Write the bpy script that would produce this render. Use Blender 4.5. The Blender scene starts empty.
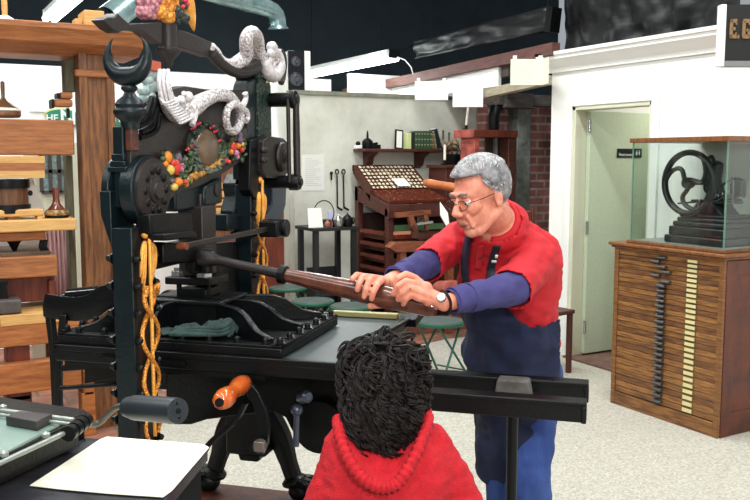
import bpy, bmesh, math, random
from mathutils import Vector, Matrix, noise
random.seed(7)
R = math.radians
COL = bpy.context.scene.collection
F = 858.0
CAMH = 1.6
PITCH = math.atan(92/858.0)
YAW = R(-29)
# ---------------------------------------------------------------- camera
fh = Vector((-math.sin(YAW), math.cos(YAW), 0))      # horizontal forward
rt = Vector((math.cos(YAW), math.sin(YAW), 0))
fw = fh*math.cos(PITCH) + Vector((0, 0, -math.sin(PITCH)))
up = fh*math.sin(PITCH) + Vector((0, 0, math.cos(PITCH)))
CP = Vector((0, 0, CAMH))
cam = bpy.data.cameras.new('camera')
cam.sensor_width = 36; cam.lens = F/750*36; cam.clip_end = 100
co = bpy.data.objects.new('camera', cam); COL.objects.link(co)
co.location = CP
co.rotation_euler = (math.pi/2-PITCH, 0, YAW)
bpy.context.scene.camera = co

def ray(px, py):
    return fw + rt*((px-375)/F) + up*((250-py)/F)
def at_d(px, py, D):
    """world point seen at (px,py) whose horizontal depth from the eye is D"""
    r = ray(px, py); return CP + r*(D/r.dot(fh))
def at_z(px, py, z):
    r = ray(px, py); return CP + r*((z-CAMH)/r.z)
class Frame:
    def __init__(s, o, yaw):
        s.M = Matrix.Translation(o) @ Matrix.Rotation(yaw, 4, 'Z'); s.I = s.M.inverted(); s.o = Vector(o); s.yaw = yaw
    def t(s, px, py, ax, val):
        c = s.I @ CP; d = s.I.to_3x3() @ ray(px, py); i = 'xyz'.index(ax)
        return c + d*((val-c[i])/d[i])
    def w(s, p): return s.M @ Vector(p)
    def l(s, p): return s.I @ Vector(p)
WF = Frame((0, 0, 0), 0)

# ---------------------------------------------------------------- materials
def lin(c):
    return tuple(((x/255)/12.92 if x/255 <= .04045 else ((x/255+.055)/1.055)**2.4) for x in c)
MATS = {}
def mat(name, c, rough=.6, metal=0, c2=None, sc=8, st=(1,1,1), bump=0, bsc=None, spec=.5, detail=4, lo=.35, hi=.65, trans=0, alpha=1, coat=0, sss=0, emit=None, es=0):
    if name in MATS: return MATS[name]
    m = bpy.data.materials.new(name); m.use_nodes = True; nt = m.node_tree; b = nt.nodes['Principled BSDF']
    b.inputs['Base Color'].default_value = (*lin(c), 1); b.inputs['Roughness'].default_value = rough
    b.inputs['Metallic'].default_value = metal; b.inputs['Specular IOR Level'].default_value = spec
    b.inputs['Transmission Weight'].default_value = trans; b.inputs['Alpha'].default_value = alpha
    b.inputs['Coat Weight'].default_value = coat
    if sss: b.inputs['Subsurface Weight'].default_value = sss; b.inputs['Subsurface Radius'].default_value = (.02, .008, .004)
    if emit: b.inputs['Emission Color'].default_value = (*lin(emit), 1); b.inputs['Emission Strength'].default_value = es
    if c2 or bump:
        tc = nt.nodes.new('ShaderNodeTexCoord'); mp = nt.nodes.new('ShaderNodeMapping'); mp.inputs['Scale'].default_value = st
        nt.links.new(tc.outputs['Object'], mp.inputs['Vector'])
    if c2:
        n = nt.nodes.new('ShaderNodeTexNoise'); n.inputs['Scale'].default_value = sc; n.inputs['Detail'].default_value = detail; n.inputs['Roughness'].default_value = .65
        nt.links.new(mp.outputs[0], n.inputs['Vector'])
        cr = nt.nodes.new('ShaderNodeValToRGB'); cr.color_ramp.elements[0].position = lo; cr.color_ramp.elements[1].position = hi
        cr.color_ramp.elements[0].color = (*lin(c), 1); cr.color_ramp.elements[1].color = (*lin(c2), 1)
        nt.links.new(n.outputs['Fac'], cr.inputs[0]); nt.links.new(cr.outputs[0], b.inputs['Base Color'])
    if bump:
        n2 = nt.nodes.new('ShaderNodeTexNoise'); n2.inputs['Scale'].default_value = bsc or sc*3; n2.inputs['Detail'].default_value = 3
        nt.links.new(mp.outputs[0], n2.inputs['Vector'])
        bp = nt.nodes.new('ShaderNodeBump'); bp.inputs['Strength'].default_value = bump; bp.inputs['Distance'].default_value = .01
        nt.links.new(n2.outputs['Fac'], bp.inputs['Height']); nt.links.new(bp.outputs[0], b.inputs['Normal'])
    MATS[name] = m; return m
def scales(name, c, c2, rough=.4, metal=0, sc=60, bump=.8):
    """cast scales: voronoi cells with grooves"""
    if name in MATS: return MATS[name]
    m = mat(name, c, rough, metal); nt = m.node_tree; b = nt.nodes['Principled BSDF']
    tc = nt.nodes.new('ShaderNodeTexCoord'); v = nt.nodes.new('ShaderNodeTexVoronoi'); v.inputs['Scale'].default_value = sc
    nt.links.new(tc.outputs['Object'], v.inputs['Vector'])
    cr = nt.nodes.new('ShaderNodeValToRGB'); cr.color_ramp.elements[0].color = (*lin(c), 1); cr.color_ramp.elements[1].color = (*lin(c2), 1)
    cr.color_ramp.elements[0].position = .3; cr.color_ramp.elements[1].position = .8
    nt.links.new(v.outputs['Distance'], cr.inputs[0]); nt.links.new(cr.outputs[0], b.inputs['Base Color'])
    bp = nt.nodes.new('ShaderNodeBump'); bp.invert = True; bp.inputs['Strength'].default_value = bump; bp.inputs['Distance'].default_value = .006
    nt.links.new(v.outputs['Distance'], bp.inputs['Height']); nt.links.new(bp.outputs[0], b.inputs['Normal'])
    return m
def brickmat(name, c1, c2, mortar, sx, bw=.22, bh=.075, rough=.85, axis='XZ', ms=.012):
    m = mat(name, c1, rough); nt = m.node_tree; b = nt.nodes['Principled BSDF']
    tc = nt.nodes.new('ShaderNodeTexCoord'); mp = nt.nodes.new('ShaderNodeMapping')
    if axis == 'XZ': mp.inputs['Rotation'].default_value = (-math.pi/2, 0, 0)
    if axis == 'YZ': mp.inputs['Rotation'].default_value = (math.pi/2, 0, math.pi/2)
    nt.links.new(tc.outputs['Object'], mp.inputs['Vector'])
    k = nt.nodes.new('ShaderNodeTexBrick'); k.inputs['Scale'].default_value = sx; k.inputs['Brick Width'].default_value = bw; k.inputs['Row Height'].default_value = bh
    k.inputs['Mortar Size'].default_value = ms; k.inputs['Color1'].default_value = (*lin(c1), 1); k.inputs['Color2'].default_value = (*lin(c2), 1); k.inputs['Mortar'].default_value = (*lin(mortar), 1)
    nt.links.new(mp.outputs[0], k.inputs['Vector'])
    n = nt.nodes.new('ShaderNodeTexNoise'); n.inputs['Scale'].default_value = 9; nt.links.new(mp.outputs[0], n.inputs['Vector'])
    mx = nt.nodes.new('ShaderNodeMix'); mx.data_type = 'RGBA'; mx.blend_type = 'OVERLAY'; mx.inputs[0].default_value = .6
    nt.links.new(k.outputs['Color'], mx.inputs[6]); nt.links.new(n.outputs['Fac'], mx.inputs[7]); nt.links.new(mx.outputs[2], b.inputs['Base Color'])
    bp = nt.nodes.new('ShaderNodeBump'); bp.invert = True; bp.inputs['Strength'].default_value = .6; bp.inputs['Distance'].default_value = .01
    nt.links.new(k.outputs['Fac'], bp.inputs['Height']); nt.links.new(bp.outputs[0], b.inputs['Normal'])
    return m

# ---------------------------------------------------------------- mesh builder
WM = {}
class MB:
    def __init__(s): s.v = []; s.f = []
    def add(s, vs, fs):
        n = len(s.v); s.v += [Vector(v) for v in vs]; s.f += [tuple(i+n for i in f) for f in fs]; return s
    def box(s, a, b, rot=None, taper=1):
        a = Vector(a); b = Vector(b); c = (a+b)/2; h = (b-a)/2; vs = []
        for z in (-1, 1):
            k = taper if z < 0 else 1
            for x, y in ((-1,-1),(1,-1),(1,1),(-1,1)): vs.append(Vector((x*h.x*k, y*h.y*k, z*h.z)))
        if rot: vs = [rot @ v for v in vs]
        return s.add([v+c for v in vs], [(0,3,2,1),(4,5,6,7),(0,1,5,4),(1,2,6,5),(2,3,7,6),(3,0,4,7)])
    def bar(s, p0, p1, w, h, upv=(0,0,1)):
        """rectangular bar from p0 to p1"""
        p0 = Vector(p0); p1 = Vector(p1); d = (p1-p0).normalized(); u = Vector(upv); sd = d.cross(u)
        if sd.length < 1e-4: sd = d.cross(Vector((0, 1, 0)))
        sd.normalize(); u = sd.cross(d).normalized(); vs = []
        for p in (p0, p1):
            for a, b in ((-1,-1),(1,-1),(1,1),(-1,1)): vs.append(p+sd*a*w/2+u*b*h/2)
        return s.add(vs, [(0,1,2,3),(7,6,5,4),(0,4,5,1),(1,5,6,2),(2,6,7,3),(3,7,4,0)])
    def prism(s, pts, ext):
        pts = [Vector(p) for p in pts]; ext = Vector(ext); n = len(pts)
        return s.add(pts+[p+ext for p in pts], [tuple(range(n))[::-1], tuple(range(n, 2*n))]+[(i, (i+1) % n, n+(i+1) % n, n+i) for i in range(n)])
    def tube(s, path, rad, n=8, closed=False, flat=None, nrm=None, cap=True):
        """flat=(a,b): ellipse scale in normal/binormal"""
        P = [Vector(p) for p in path]; m = len(P)
        if not hasattr(rad, '__len__'): rad = [rad]*m
        T = []
        for i in range(m):
            if closed: d = P[(i+1) % m]-P[i-1]
            else: d = P[min(i+1, m-1)]-P[max(i-1, 0)]
            T.append(d.normalized() if d.length > 1e-9 else Vector((0,0,1)))
        N = Vector(nrm) if nrm else Vector((0, 0, 1))
        if abs(N.dot(T[0])) > .95: N = Vector((1, 0, 0)) if abs(T[0].x) < .9 else Vector((0, 1, 0))
        vs = []; a, b = flat or (1, 1)
        for i in range(m):
            if nrm: N2 = Vector(nrm)-T[i]*Vector(nrm).dot(T[i])
            else: N2 = N-T[i]*N.dot(T[i])
            N2.normalize(); N = N2; B = T[i].cross(N)
            for k in range(n):
                t = 2*math.pi*k/n; vs.append(P[i]+(N*math.cos(t)*a+B*math.sin(t)*b)*rad[i])
        fs = []
        for i in range(m if closed else m-1):
            j = (i+1) % m
            for k in range(n): fs.append((i*n+k, i*n+(k+1) % n, j*n+(k+1) % n, j*n+k))
        if cap and not closed: fs += [tuple(range(n))[::-1], tuple(range((m-1)*n, m*n))]
        return s.add(vs, fs)
    def cyl(s, p0, p1, r0, r1=None, n=20):
        return s.tube([p0, p1], [r0, r0 if r1 is None else r1], n)
    def cap(s, p0, p1, r0, r1=None, n=12, k=4):
        """capsule with rounded ends"""
        r1 = r0 if r1 is None else r1; p0 = Vector(p0); p1 = Vector(p1); d = p1-p0
        d = d.normalized() if d.length > 1e-6 else Vector((0, 0, 1)); P = []; Q = []
        for i in range(k): t = math.pi/2*(1-i/k); P.append(p0-d*r0*math.sin(t)); Q.append(max(r0*math.cos(t), r0*.03))
        P.append(p0); Q.append(r0); P.append(p1); Q.append(r1)
        for i in range(1, k+1): t = math.pi/2*i/k; P.append(p1+d*r1*math.sin(t)); Q.append(max(r1*math.cos(t), r1*.03))
        return s.tube(P, Q, n)
    def lathe(s, prof, o, ax=(0, 0, 1), n=24):
        ax = Vector(ax).normalized(); o = Vector(o)
        return s.tube([o+ax*h for r, h in prof], [max(r, 1e-4) for r, h in prof], n) if all(prof[i][1] != prof[i+1][1] for i in range(len(prof)-1)) else s.lathe([(r, h+i*1e-5) for i, (r, h) in enumerate(prof)], o, ax, n)
    def sph(s, c, r, rot=None, n=14, m=10):
        if not hasattr(r, '__len__'): r = (r, r, r)
        c = Vector(c); vs = [Vector((0, 0, -r[2]))]
        for i in range(1, m):
            a = -math.pi/2+math.pi*i/m
            for k in range(n): t = 2*math.pi*k/n; vs.append(Vector((r[0]*math.cos(a)*math.cos(t), r[1]*math.cos(a)*math.sin(t), r[2]*math.sin(a))))
        vs.append(Vector((0, 0, r[2])))
        if rot: vs = [rot @ v for v in vs]
        fs = [(0, 1+(k+1) % n, 1+k) for k in range(n)]
        for i in range(m-2):
            for k in range(n): a = 1+i*n+k; b = 1+i*n+(k+1) % n; fs.append((a, b, b+n, a+n))
        L = len(vs)-1; fs += [(L, 1+(m-2)*n+k, 1+(m-2)*n+(k+1) % n) for k in range(n)]
        return s.add([v+c for v in vs], fs)
    def build(s, name, m, parent=None, world=False, bevel=0, sharp=35, sub=0, mods=None, normals=True):
        vs = s.v
        if parent is not None and world:
            I = WM[parent.name].inverted(); vs = [I @ v for v in vs]
        off = Vector((0, 0, 0))
        if parent is None and vs:
            lo = [min(v[i] for v in vs) for i in range(3)]; hi = [max(v[i] for v in vs) for i in range(3)]
            off = Vector(((lo[0]+hi[0])/2, (lo[1]+hi[1])/2, lo[2])); vs = [v-off for v in vs]
        me = bpy.data.meshes.new(name); me.from_pydata([tuple(v) for v in vs], [], s.f)
        if normals:
            bm = bmesh.new(); bm.from_mesh(me); bmesh.ops.recalc_face_normals(bm, faces=bm.faces); bm.to_mesh(me); bm.free()
        me.shade_smooth(); me.set_sharp_from_angle(angle=R(sharp))
        o = bpy.data.objects.new(name, me); COL.objects.link(o); o.location = off
        if m: me.materials.append(m)
        if parent is not None: o.parent = parent; WM[o.name] = WM[parent.name].copy()
        else: WM[o.name] = Matrix.Translation(off)
        if bevel:
            b = o.modifiers.new('bevel', 'BEVEL'); b.width = bevel; b.segments = 2; b.limit_method = 'ANGLE'; b.angle_limit = R(40); b.harden_normals = False
        if sub: b = o.modifiers.new('sub', 'SUBSURF'); b.levels = b.render_levels = sub
        return o
def tag(o, label, cat, group=None, kind=None):
    o['label'] = label; o['category'] = cat
    if group: o['group'] = group
    if kind: o['kind'] = kind
    return o
def thing(name, label, cat, loc=(0,0,0), rz=0, group=None):
    o = bpy.data.objects.new(name, None); COL.objects.link(o); o.empty_display_size = .1
    o.location = loc; o.rotation_euler = (0, 0, rz); WM[o.name] = Matrix.Translation(loc) @ Matrix.Rotation(rz, 4, 'Z')
    return tag(o, label, cat, group)
def struct(o): o['kind'] = 'structure'; return o
KIDS = {}
def copy_tree(o, loc, rz, label=None, parent=None):
    c = o.copy(); COL.objects.link(c)
    if parent is None:
        c.location = loc; c.rotation_euler = (0, 0, rz)
        if label: c['label'] = label
    else: c.parent = parent
    for ch in list(bpy.data.objects):
        if ch.parent == o: copy_tree(ch, None, None, None, c)
    return c
def text(body, size, m, name, parent, M, ext=.001, bold=False):
    cu = bpy.data.curves.new(name, 'FONT'); cu.body = body; cu.size = size; cu.extrude = ext; cu.align_x = 'LEFT'
    if bold: cu.offset = size*.02
    t_ = bpy.data.objects.new('tmp', cu); COL.objects.link(t_); me = bpy.data.meshes.new_from_object(t_.evaluated_get(bpy.context.evaluated_depsgraph_get())); bpy.data.objects.remove(t_)
    me.materials.clear(); me.materials.append(m); o = bpy.data.objects.new(name, me); COL.objects.link(o)
    if parent is not None: o.parent = parent; o.matrix_local = WM[parent.name].inverted() @ M
    else: o.matrix_world = M
    return o
def remesh(o, vox, smooth=3, fac=.5):
    r = o.modifiers.new('remesh', 'REMESH'); r.mode = 'VOXEL'; r.voxel_size = vox; r.use_smooth_shade = True
    if smooth: s = o.modifiers.new('smooth', 'SMOOTH'); s.iterations = smooth; s.factor = fac
    return o

# ---------------------------------------------------------------- palette
M_iron = mat('black_iron', (7, 8, 9), .4, .0, (12, 14, 16), 14, bump=.15, bsc=90, spec=.25)
M_teal = mat('teal_black_enamel', (7, 19, 23), .38, 0, (11, 26, 30), 10, bump=.15, bsc=70, spec=.35)
M_brownblack = mat('brown_black_iron', (28, 22, 21), .48, 0, (37, 30, 28), 12, bump=.15, bsc=80)
M_gold = mat('gilding', (240, 160, 60), .38, .35, (255, 190, 95), 30, bump=.5, bsc=130)
M_goldsc = scales('gilded_scales', (245, 170, 75), (190, 105, 30), .38, .35, 150, .6)
M_silver = scales('silver_scales', (235, 230, 230), (150, 138, 140), .35, .15, 110, .9)
M_silverplain = mat('silver_paint', (232, 228, 228), .35, .15, (190, 182, 186), 60, bump=.5, bsc=90)
M_paleteal = mat('pale_teal_silver', (200, 214, 212), .4, .1, (140, 165, 165), 25, bump=.3)
M_woodL = mat('oak_light', (190, 118, 60), .5, 0, (142, 78, 38), 5, (1, 1, 8), .25, 30)
M_woodH = mat('oak_horizontal', (180, 112, 62), .5, 0, (136, 80, 42), 5, (1.2, 4, 14), .25, 30)
M_woodV = mat('oak_vertical', (148, 94, 52), .5, 0, (88, 54, 32), 5, (10, 10, 1), .25, 30)
M_pine = mat('pale_wood', (224, 178, 110), .5, 0, (200, 148, 84), 5, (1, 4, 12), .15, 30)
M_redwood = mat('red_brown_wood', (122, 52, 32), .45, 0, (84, 34, 22), 5, (8, 8, 1), .2, 30)
M_darkred = mat('dark_red_wood', (92, 46, 34), .5, 0, (64, 30, 24), 6, (3, 3, 8), .2)
M_white = mat('white_paint', (246, 246, 242), .55)
M_paper = mat('paper', (240, 234, 216), .8)
M_glassd = mat('dark_gloss', (18, 18, 20), .15)
M_chrome = mat('steel', (190, 192, 190), .25, .9)
# ================================================================= ROOM
def V(*a): return Vector(a)
M_floor = mat('speckled_floor', (206, 202, 190), .75, 0, (156, 150, 138), 85, detail=6, bump=.1, bsc=200)
M_floorbrick = brickmat('paver_floor', (158, 104, 82), (132, 92, 78), (104, 90, 80), 1, .3, .3, .7, 'XY', .01)
M_plaster = mat('stained_plaster', (226, 226, 214), .9, 0, (176, 176, 160), 1.6, detail=8, bump=.35, bsc=12, lo=.42, hi=.8)
M_darkwall = mat('dark_teal_paint', (30, 44, 52), .9, 0, (24, 34, 42), 3)
M_ceil = mat('black_ceiling', (16, 20, 24), .95)
M_brick = brickmat('red_brick', (176, 110, 100), (132, 86, 80), (170, 156, 148), 1, .21, .085)
M_palegreen = mat('pale_green_paint', (196, 208, 182), .6, 0, (186, 198, 172), 60)
M_cream = mat('cream_trim', (214, 214, 190), .5)
XW = 4.67; YC = 5.47      # restroom wall plane, its far corner
def slab(name, a, b, m, **k): return struct(MB().box(a, b).build(name, m, **k))
slab('floor', (-5, -2.5, -.1), (9.5, 11.6, 0), M_floor)
# paver walk at the back and left, a hair proud of the pale floor
fl = MB().prism([(-5, 3.2, .0), (1.0, 4.2, .0), (1.25, 4.9, .0), (1.6, 5.6, 0), (4.2, 6.25, 0), (9.5, 6.25, 0), (9.5, 8.2, 0), (-5, 8.2, 0)], (0, 0, .012)).build('floor_pavers', M_floorbrick); struct(fl)
slab('wall_back', (-5, 11.0, 0), (9.5, 11.15, 5.2), M_darkwall)
slab('wall_left', (-5.1, -2.5, 0), (-5, 11, 5.2), M_darkwall)
slab('ceiling', (-5.1, -2.5, 5.2), (9.6, 11.2, 5.3), M_ceil)
# plaster partition
PA_ = a = WF.t(295, 250, 'y', 7.3); b = WF.t(493, 250, 'y', 7.3)
HP = WF.t(375, 97, 'y', 7.3).z
pw = slab('wall_plaster', (a.x, 7.3, 0), (b.x, 7.42, HP), M_plaster)
struct(MB().box((a.x-.01, 7.28, HP), (b.x, 7.44, HP+.035)).build('trim_plaster', mat('grimy_plaster_cap', (150, 150, 134), .9, 0, (110, 112, 98), 6)))
# tall white partition behind
c0 = WF.t(-60, 250, 'y', 7.7); c1 = WF.t(332, 250, 'y', 7.7); HW = WF.t(300, 78, 'y', 7.7).z
slab('wall_white', (c0.x, 7.7, 0), (c1.x, 7.8, HW), M_white)
struct(MB().box((c0.x, 7.68, 0), (c1.x, 7.7, .12)).build('baseboard_white', M_white))
_a = at_d(345, 93, 11.2); _b = at_d(493, 63, 7.65); MB().prism([V(_a.x, _a.y, HP+.05), V(_b.x, _b.y, HP+.05), V(_b.x, _b.y, _b.z-.02), V(_a.x, _a.y, _a.z-.02)], (.04, .01, 0)); struct(MB().prism([V(_a.x+.06, _a.y, HP+.05), V(_b.x+.06, _b.y, HP+.05), V(_b.x+.06, _b.y, _b.z-.03), V(_a.x+.06, _a.y, _a.z-.03)], (.04, .01, 0)).build('wall_white_upper', M_white))
c2 = WF.t(352, 250, 'y', 8.6); c3 = WF.t(492, 250, 'y', 8.6)
slab('wall_white_rear', (c2.x, 8.6, 0), (c3.x, 8.7, WF.t(400, 76, 'y', 8.6).z), M_white)
# brick wall
e0 = WF.t(484, 250, 'y', 7.1); 
slab('wall_brick', (e0.x, 7.1, 0), (7.6, 7.25, WF.t(520, 102, 'y', 7.1).z), M_brick)
M_stone = mat('grey_stone', (140, 146, 138), .85, 0, (84, 84, 80), 7, bump=.4, bsc=25)
g0 = WF.t(512, 250, 'y', 7.0); g1 = WF.t(525, 250, 'y', 7.0)
struct(MB().box((g0.x, 6.94, 0), (g1.x, 7.1, WF.t(518, 105, 'y', 7.0).z)).build('trim_post', M_stone, bevel=.008))
l0 = WF.t(494, 95, 'y', 6.98); l1 = WF.t(552, 105, 'y', 6.98)
struct(MB().box((l0.x, 6.9, WF.t(520,106,'y',6.98).z), (7.6, 7.26, WF.t(520,95,'y',6.98).z)).box((WF.t(504,100,'y',6.9).x, 6.86, WF.t(515,108,'y',6.88).z), (WF.t(531,100,'y',6.9).x, 7.27, WF.t(515,93,'y',6.88).z)).build('trim_lintel', mat('weathered_grey_timber', (112, 104, 98), .85, 0, (76, 70, 68), 6, (1, 4, 10), bump=.3), bevel=.006))
# dark bent stovepipe at the corner of brick and plaster
pp = [WF.t(x, y, 'y', 6.98) for x, y in ((494, 128), (494, 116), (496, 109), (500, 105))]
pp = [V(pp[0].x, pp[0].y, 0)]+pp
tag(MB().tube(pp, .055, 12).build('stovepipe', M_iron), 'dark rounded pipe standing between plaster wall and brick wall', 'pipe')

# ---- restroom block: wall with doorway
oy0 = WF.t(648, 250, 'x', XW).y; oy1 = WF.t(570, 250, 'x', XW).y; oz = WF.t(572, 107, 'x', XW).z
HR = 2.40
w = MB()
w.box((XW, -2.5, 0), (XW+.12, oy0, HR)); w.box((XW, oy1, 0), (XW+.12, YC, HR)); w.box((XW, oy0, oz), (XW+.12, oy1, HR))
struct(w.build('wall_right', M_white))
slab('wall_right_end', (XW+.12, YC-.12, 0), (9.5, YC, HR), M_white)
slab('wall_right_inner', (XW+2.2, 2.5, 0), (XW+2.3, YC-.12, HR), M_palegreen)
slab('ceiling_restroom', (XW, -2.5, HR), (9.5, YC, HR+.05), M_ceil)
# crown moulding, profile run along Y and round the corner
prof = [(0, 0), (-.02, 0), (-.022, .03), (-.035, .045), (-.07, .09), (-.085, .10), (-.085, .125), (-.1, .13), (-.1, .155), (0, .155)]
m_ = MB(); z0 = HR-.12
m_.prism([(XW+x, YC+.1, z0+z) for x, z in prof], (0, -8.2, 0))
m_.prism([(XW-.1, YC-x, z0+z) for x, z in prof], (4, 0, 0))
struct(m_.build('trim_crown', M_white, sharp=20))
# door casing
t = MB(); cw = .07
t.box((XW-.02, oy1, 0), (XW, oy1+cw, oz+cw)); t.box((XW-.02, oy0-cw, 0), (XW, oy0, oz+cw)); t.box((XW-.02, oy0, oz), (XW, oy1, oz+cw))
struct(t.build('trim_casing', M_white, bevel=.006))
t = MB(); t.box((XW-.012, oy1-.04, 0), (XW+.12, oy1, oz)).box((XW-.012, oy0, 0), (XW+.12, oy0+.02, oz)).box((XW-.012, oy0, oz-.03), (XW+.12, oy1, oz))
struct(t.build('trim_jamb', M_cream, bevel=.004))
struct(MB().box((XW-.05, oy0, 0.0), (XW+1.8, oy1, .015)).build('floor_threshold', mat('brown_tile', (126, 96, 84), .5, 0, (96, 70, 62), 8)))
dr = MB().box((XW+.1, oy1-.085, .03), (XW+.1+.84, oy1-.045, oz-.035)).build('door_1', M_palegreen, bevel=.003); struct(dr)
for zz in (.25, 1.05, 1.85):
    MB().cyl(WM['door_1'].inverted() @ V(XW+.095, oy1-.085, zz-.05), WM['door_1'].inverted() @ V(XW+.095, oy1-.085, zz+.05), .012).build('hinge', M_chrome, dr)
# restroom plate on the door
s0 = WF.t(617.5, 148.5, 'y', oy1-.09); s1 = WF.t(641.5, 157.5, 'y', oy1-.09)
sg = MB().box((s0.x, oy1-.093, s1.z), (s1.x, oy1-.085, s0.z)).build('restroom_sign', mat('sign_black', (16, 18, 22), .4), bevel=.002)
tag(sg, 'small black restroom sign with white lettering on the open green door', 'sign')
M_wt = mat('lettering_white', (225, 230, 232), .6)
text('Restrooms', .036, M_wt, 'lettering', sg, Matrix.Translation((s0.x+.012, oy1-.094, s1.z+.012)) @ Matrix.Rotation(math.pi/2, 4, 'X'))
pg = MB()
for k, cx in enumerate((s1.x-.06, s1.x-.03)):
    pg.sph(WM[sg.name].inverted() @ V(cx, oy1-.094, s0.z-.018), (.006, .001, .006)); q = WM[sg.name].inverted() @ V(cx, oy1-.094, s0.z-.04)
    pg.box(q-V(.008, .001, .014), q+V(.008, .001, .014), taper=.5 if k else 1)
pg.build('pictogram', M_wt, sg)

# ---- hanging E.G. sign, top right
sf = Frame(at_d(719, 40, 3.2), YAW)
z1 = sf.t(719, 5, 'y', 0).z; z0_ = sf.t(719, 67, 'y', 0).z; wd = .26
x0 = sf.t(718, 40, 'y', 0).x
sr = thing('hanging_sign', 'dark framed hanging sign with bronze lettering E.G. at upper right', 'sign', sf.o, YAW)
o = sf.o
MB().box((x0+.02, -.012, z0_+.015), (x0+.6, .012, z1)).build('sign_panel', mat('sign_dark', (26, 26, 24), .5), sr)
MB().box((x0, -.02, z0_), (x0+.02, .02, z1)).build('sign_frame', M_white, sr, bevel=.003)
MB().box((x0+.02, -.02, z0_), (x0+.6, .02, z0_+.02)).build('sign_frame', mat('sign_grey', (130, 130, 130), .5), sr)
# chunky slab letters E . G
M_br = mat('bronze_letter', (150, 118, 82), .45, .3)
lx = sf.t(729, 40, 'y', -.015).x; lz0 = sf.t(735, 38.5, 'y', -.015).z; lh = sf.t(735, 19, 'y', -.015).z-lz0
def letter(nm, quads):
    m = MB()
    for xa, za, xb, zb in quads: m.box((lx+xa*lh, -.018, lz0+za*lh), (lx+xb*lh, -.012, lz0+zb*lh))
    return m.build(nm, M_br, sr)
letter('letter', [(0, .0, .17, 1), (.0, 0, .38, .2), (.0, .8, .38, 1), (.1, .42, .3, .58), (.3, .15, .38, .3), (.3, .7, .38, .85)])
letter('full_stop', [(.42, 0, .52, .18)])
letter('letter', [(.66, .1, .83, .9), (.7, 0, 1.05, .2), (.7, .8, 1.05, 1), (.95, .1, 1.1, .5), (.88, .35, 1.1, .5), (.97, .7, 1.08, .85)])
letter('full_stop', [(1.12, 0, 1.22, .18)])
MB().cyl((x0+.3, 0, z1), (x0+.3, 0, 5.2-o.z), .006).build('hanging_rod', M_iron, sr)

# ---- overhead: timber rails
def rail(name, x0, y0, x1, y1, D0, xl, wpx, label, m, wd=.08):
    """timber running along +Y; starts at the pixel, ends where its line crosses the second column"""
    p = at_d(x0, y0, D0); q = WF.t(x1, y1, 'x', p.x); q = V(p.x, q.y, p.z); h = wpx/F*D0
    o = MB().bar(p, q, wd, h).build(name, m, bevel=.004); return tag(o, label, 'beam', 'ceiling timbers')
M_beam = mat('red_brown_beam', (112, 66, 58), .7, 0, (76, 50, 48), 5, (8, 1, 8), bump=.3)
M_beamg = mat('grey_brown_beam', (118, 106, 100), .7, 0, (90, 82, 78), 5, (8, 1, 8), bump=.3)
M_beamt = mat('tan_beam', (186, 174, 150), .7, 0, (150, 138, 120), 5, (8, 1, 8))
def bar2(name, A, B, h, m, label, w=.08, cat='beam'):
    o = MB().bar(A, B, w, h).build(name, m, bevel=.004); return tag(o, label, cat)
bar2('ceiling_beam', at_d(556, 49, 6.9), at_d(345, 93, 11.2), .1, M_beam, 'long red-brown timber beam running back above the plaster wall')
bar2('ceiling_beam', at_d(512, 70, 7.6), at_d(396, 93, 10.6), .1, M_beamg, 'grey-brown timber beam behind the hanging white panels')
bar2('ceiling_beam', at_d(548, 80, 6.95), at_d(482, 95, 7.9), .075, M_beamt, 'short tan timber beam ending beside the crown moulding')
M_panel = mat('ivory_panel', (232, 232, 214), .6)
def panel(x0, y0, x1, y1, D, label, m=M_white, t=.02, deep=0):
    a = at_d(x0, y0, D); b = at_d(x1, y1, D); f = Frame(a, YAW); q = f.l(b)
    mm = MB().box((0, 0, q.z), (q.x, t, 0))
    if deep: mm.box((q.x-.012, -deep, q.z), (q.x, 0, 0))
    # hung from the beams by two battens
    mm.box((.02, t, -.04), (.05, t+.02, .03)).box((q.x-.05, t, -.04), (q.x-.02, t+.02, .03))
    mm.v = [f.w(v) for v in mm.v]
    return tag(mm.build('ceiling_placard', m), label, 'panel', 'panels hung from the ceiling timbers')
panel(415, 81, 448, 100, 8.35, 'square white panel hung from the long red-brown beam')
panel(453, 83, 483, 107, 7.75, 'white panel hung lowest below the timber beams')
panel(511, 59, 545, 85, 6.9, 'ivory boxed panel hung beside the crown moulding', M_panel, .02, .14)
# ---- fluorescent lamps
M_tube = mat('lamp_glow', (255, 255, 255), .4, emit=(240, 255, 252), es=14)
def lamp(A, B, label, wires=True):
    A = Vector(A); B = Vector(B); mid = (A+B)/2; d = (B-A).normalized(); sd = V(d.y, -d.x, 0)
    r = thing('fluorescent_lamp', label, 'lamp', mid, 0, 'hanging fluorescent lamps')
    a = A-mid; b = B-mid
    MB().bar(a+V(0,0,.05), b+V(0,0,.05), .12, .05).build('housing', M_white, r)
    for s in (-1, 1): MB().cyl(a+sd*.04*s+V(0,0,-.01), b+sd*.04*s+V(0,0,-.01), .034, n=12).build('lamp_tube', M_tube, r)
    for e in (a, b): MB().bar(e-d*.03+V(0,0,.03), e+d*.03+V(0,0,.03), .13, .09).build('end_cap', M_iron if e is a else M_white, r)
    for k in (.12, .88):
        p = a.lerp(b, k); MB().cyl(p+V(0,0,.07), V(p.x, p.y, 5.2-mid.z), .004, n=6).build('hanging_wire', M_iron, r)
    return r
pA = at_d(393, 57, 9.0); pB = WF.t(303, 78, 'x', pA.x); pB = V(pA.x, pB.y, pA.z)
lamp(pA, pB, 'glowing fluorescent lamp hung above the plaster wall')
pC = at_d(50, 18, 8.7); lamp(pC-V(0, 2.2, 0), pC, 'glowing fluorescent lamp above the left wooden press cap')
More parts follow.
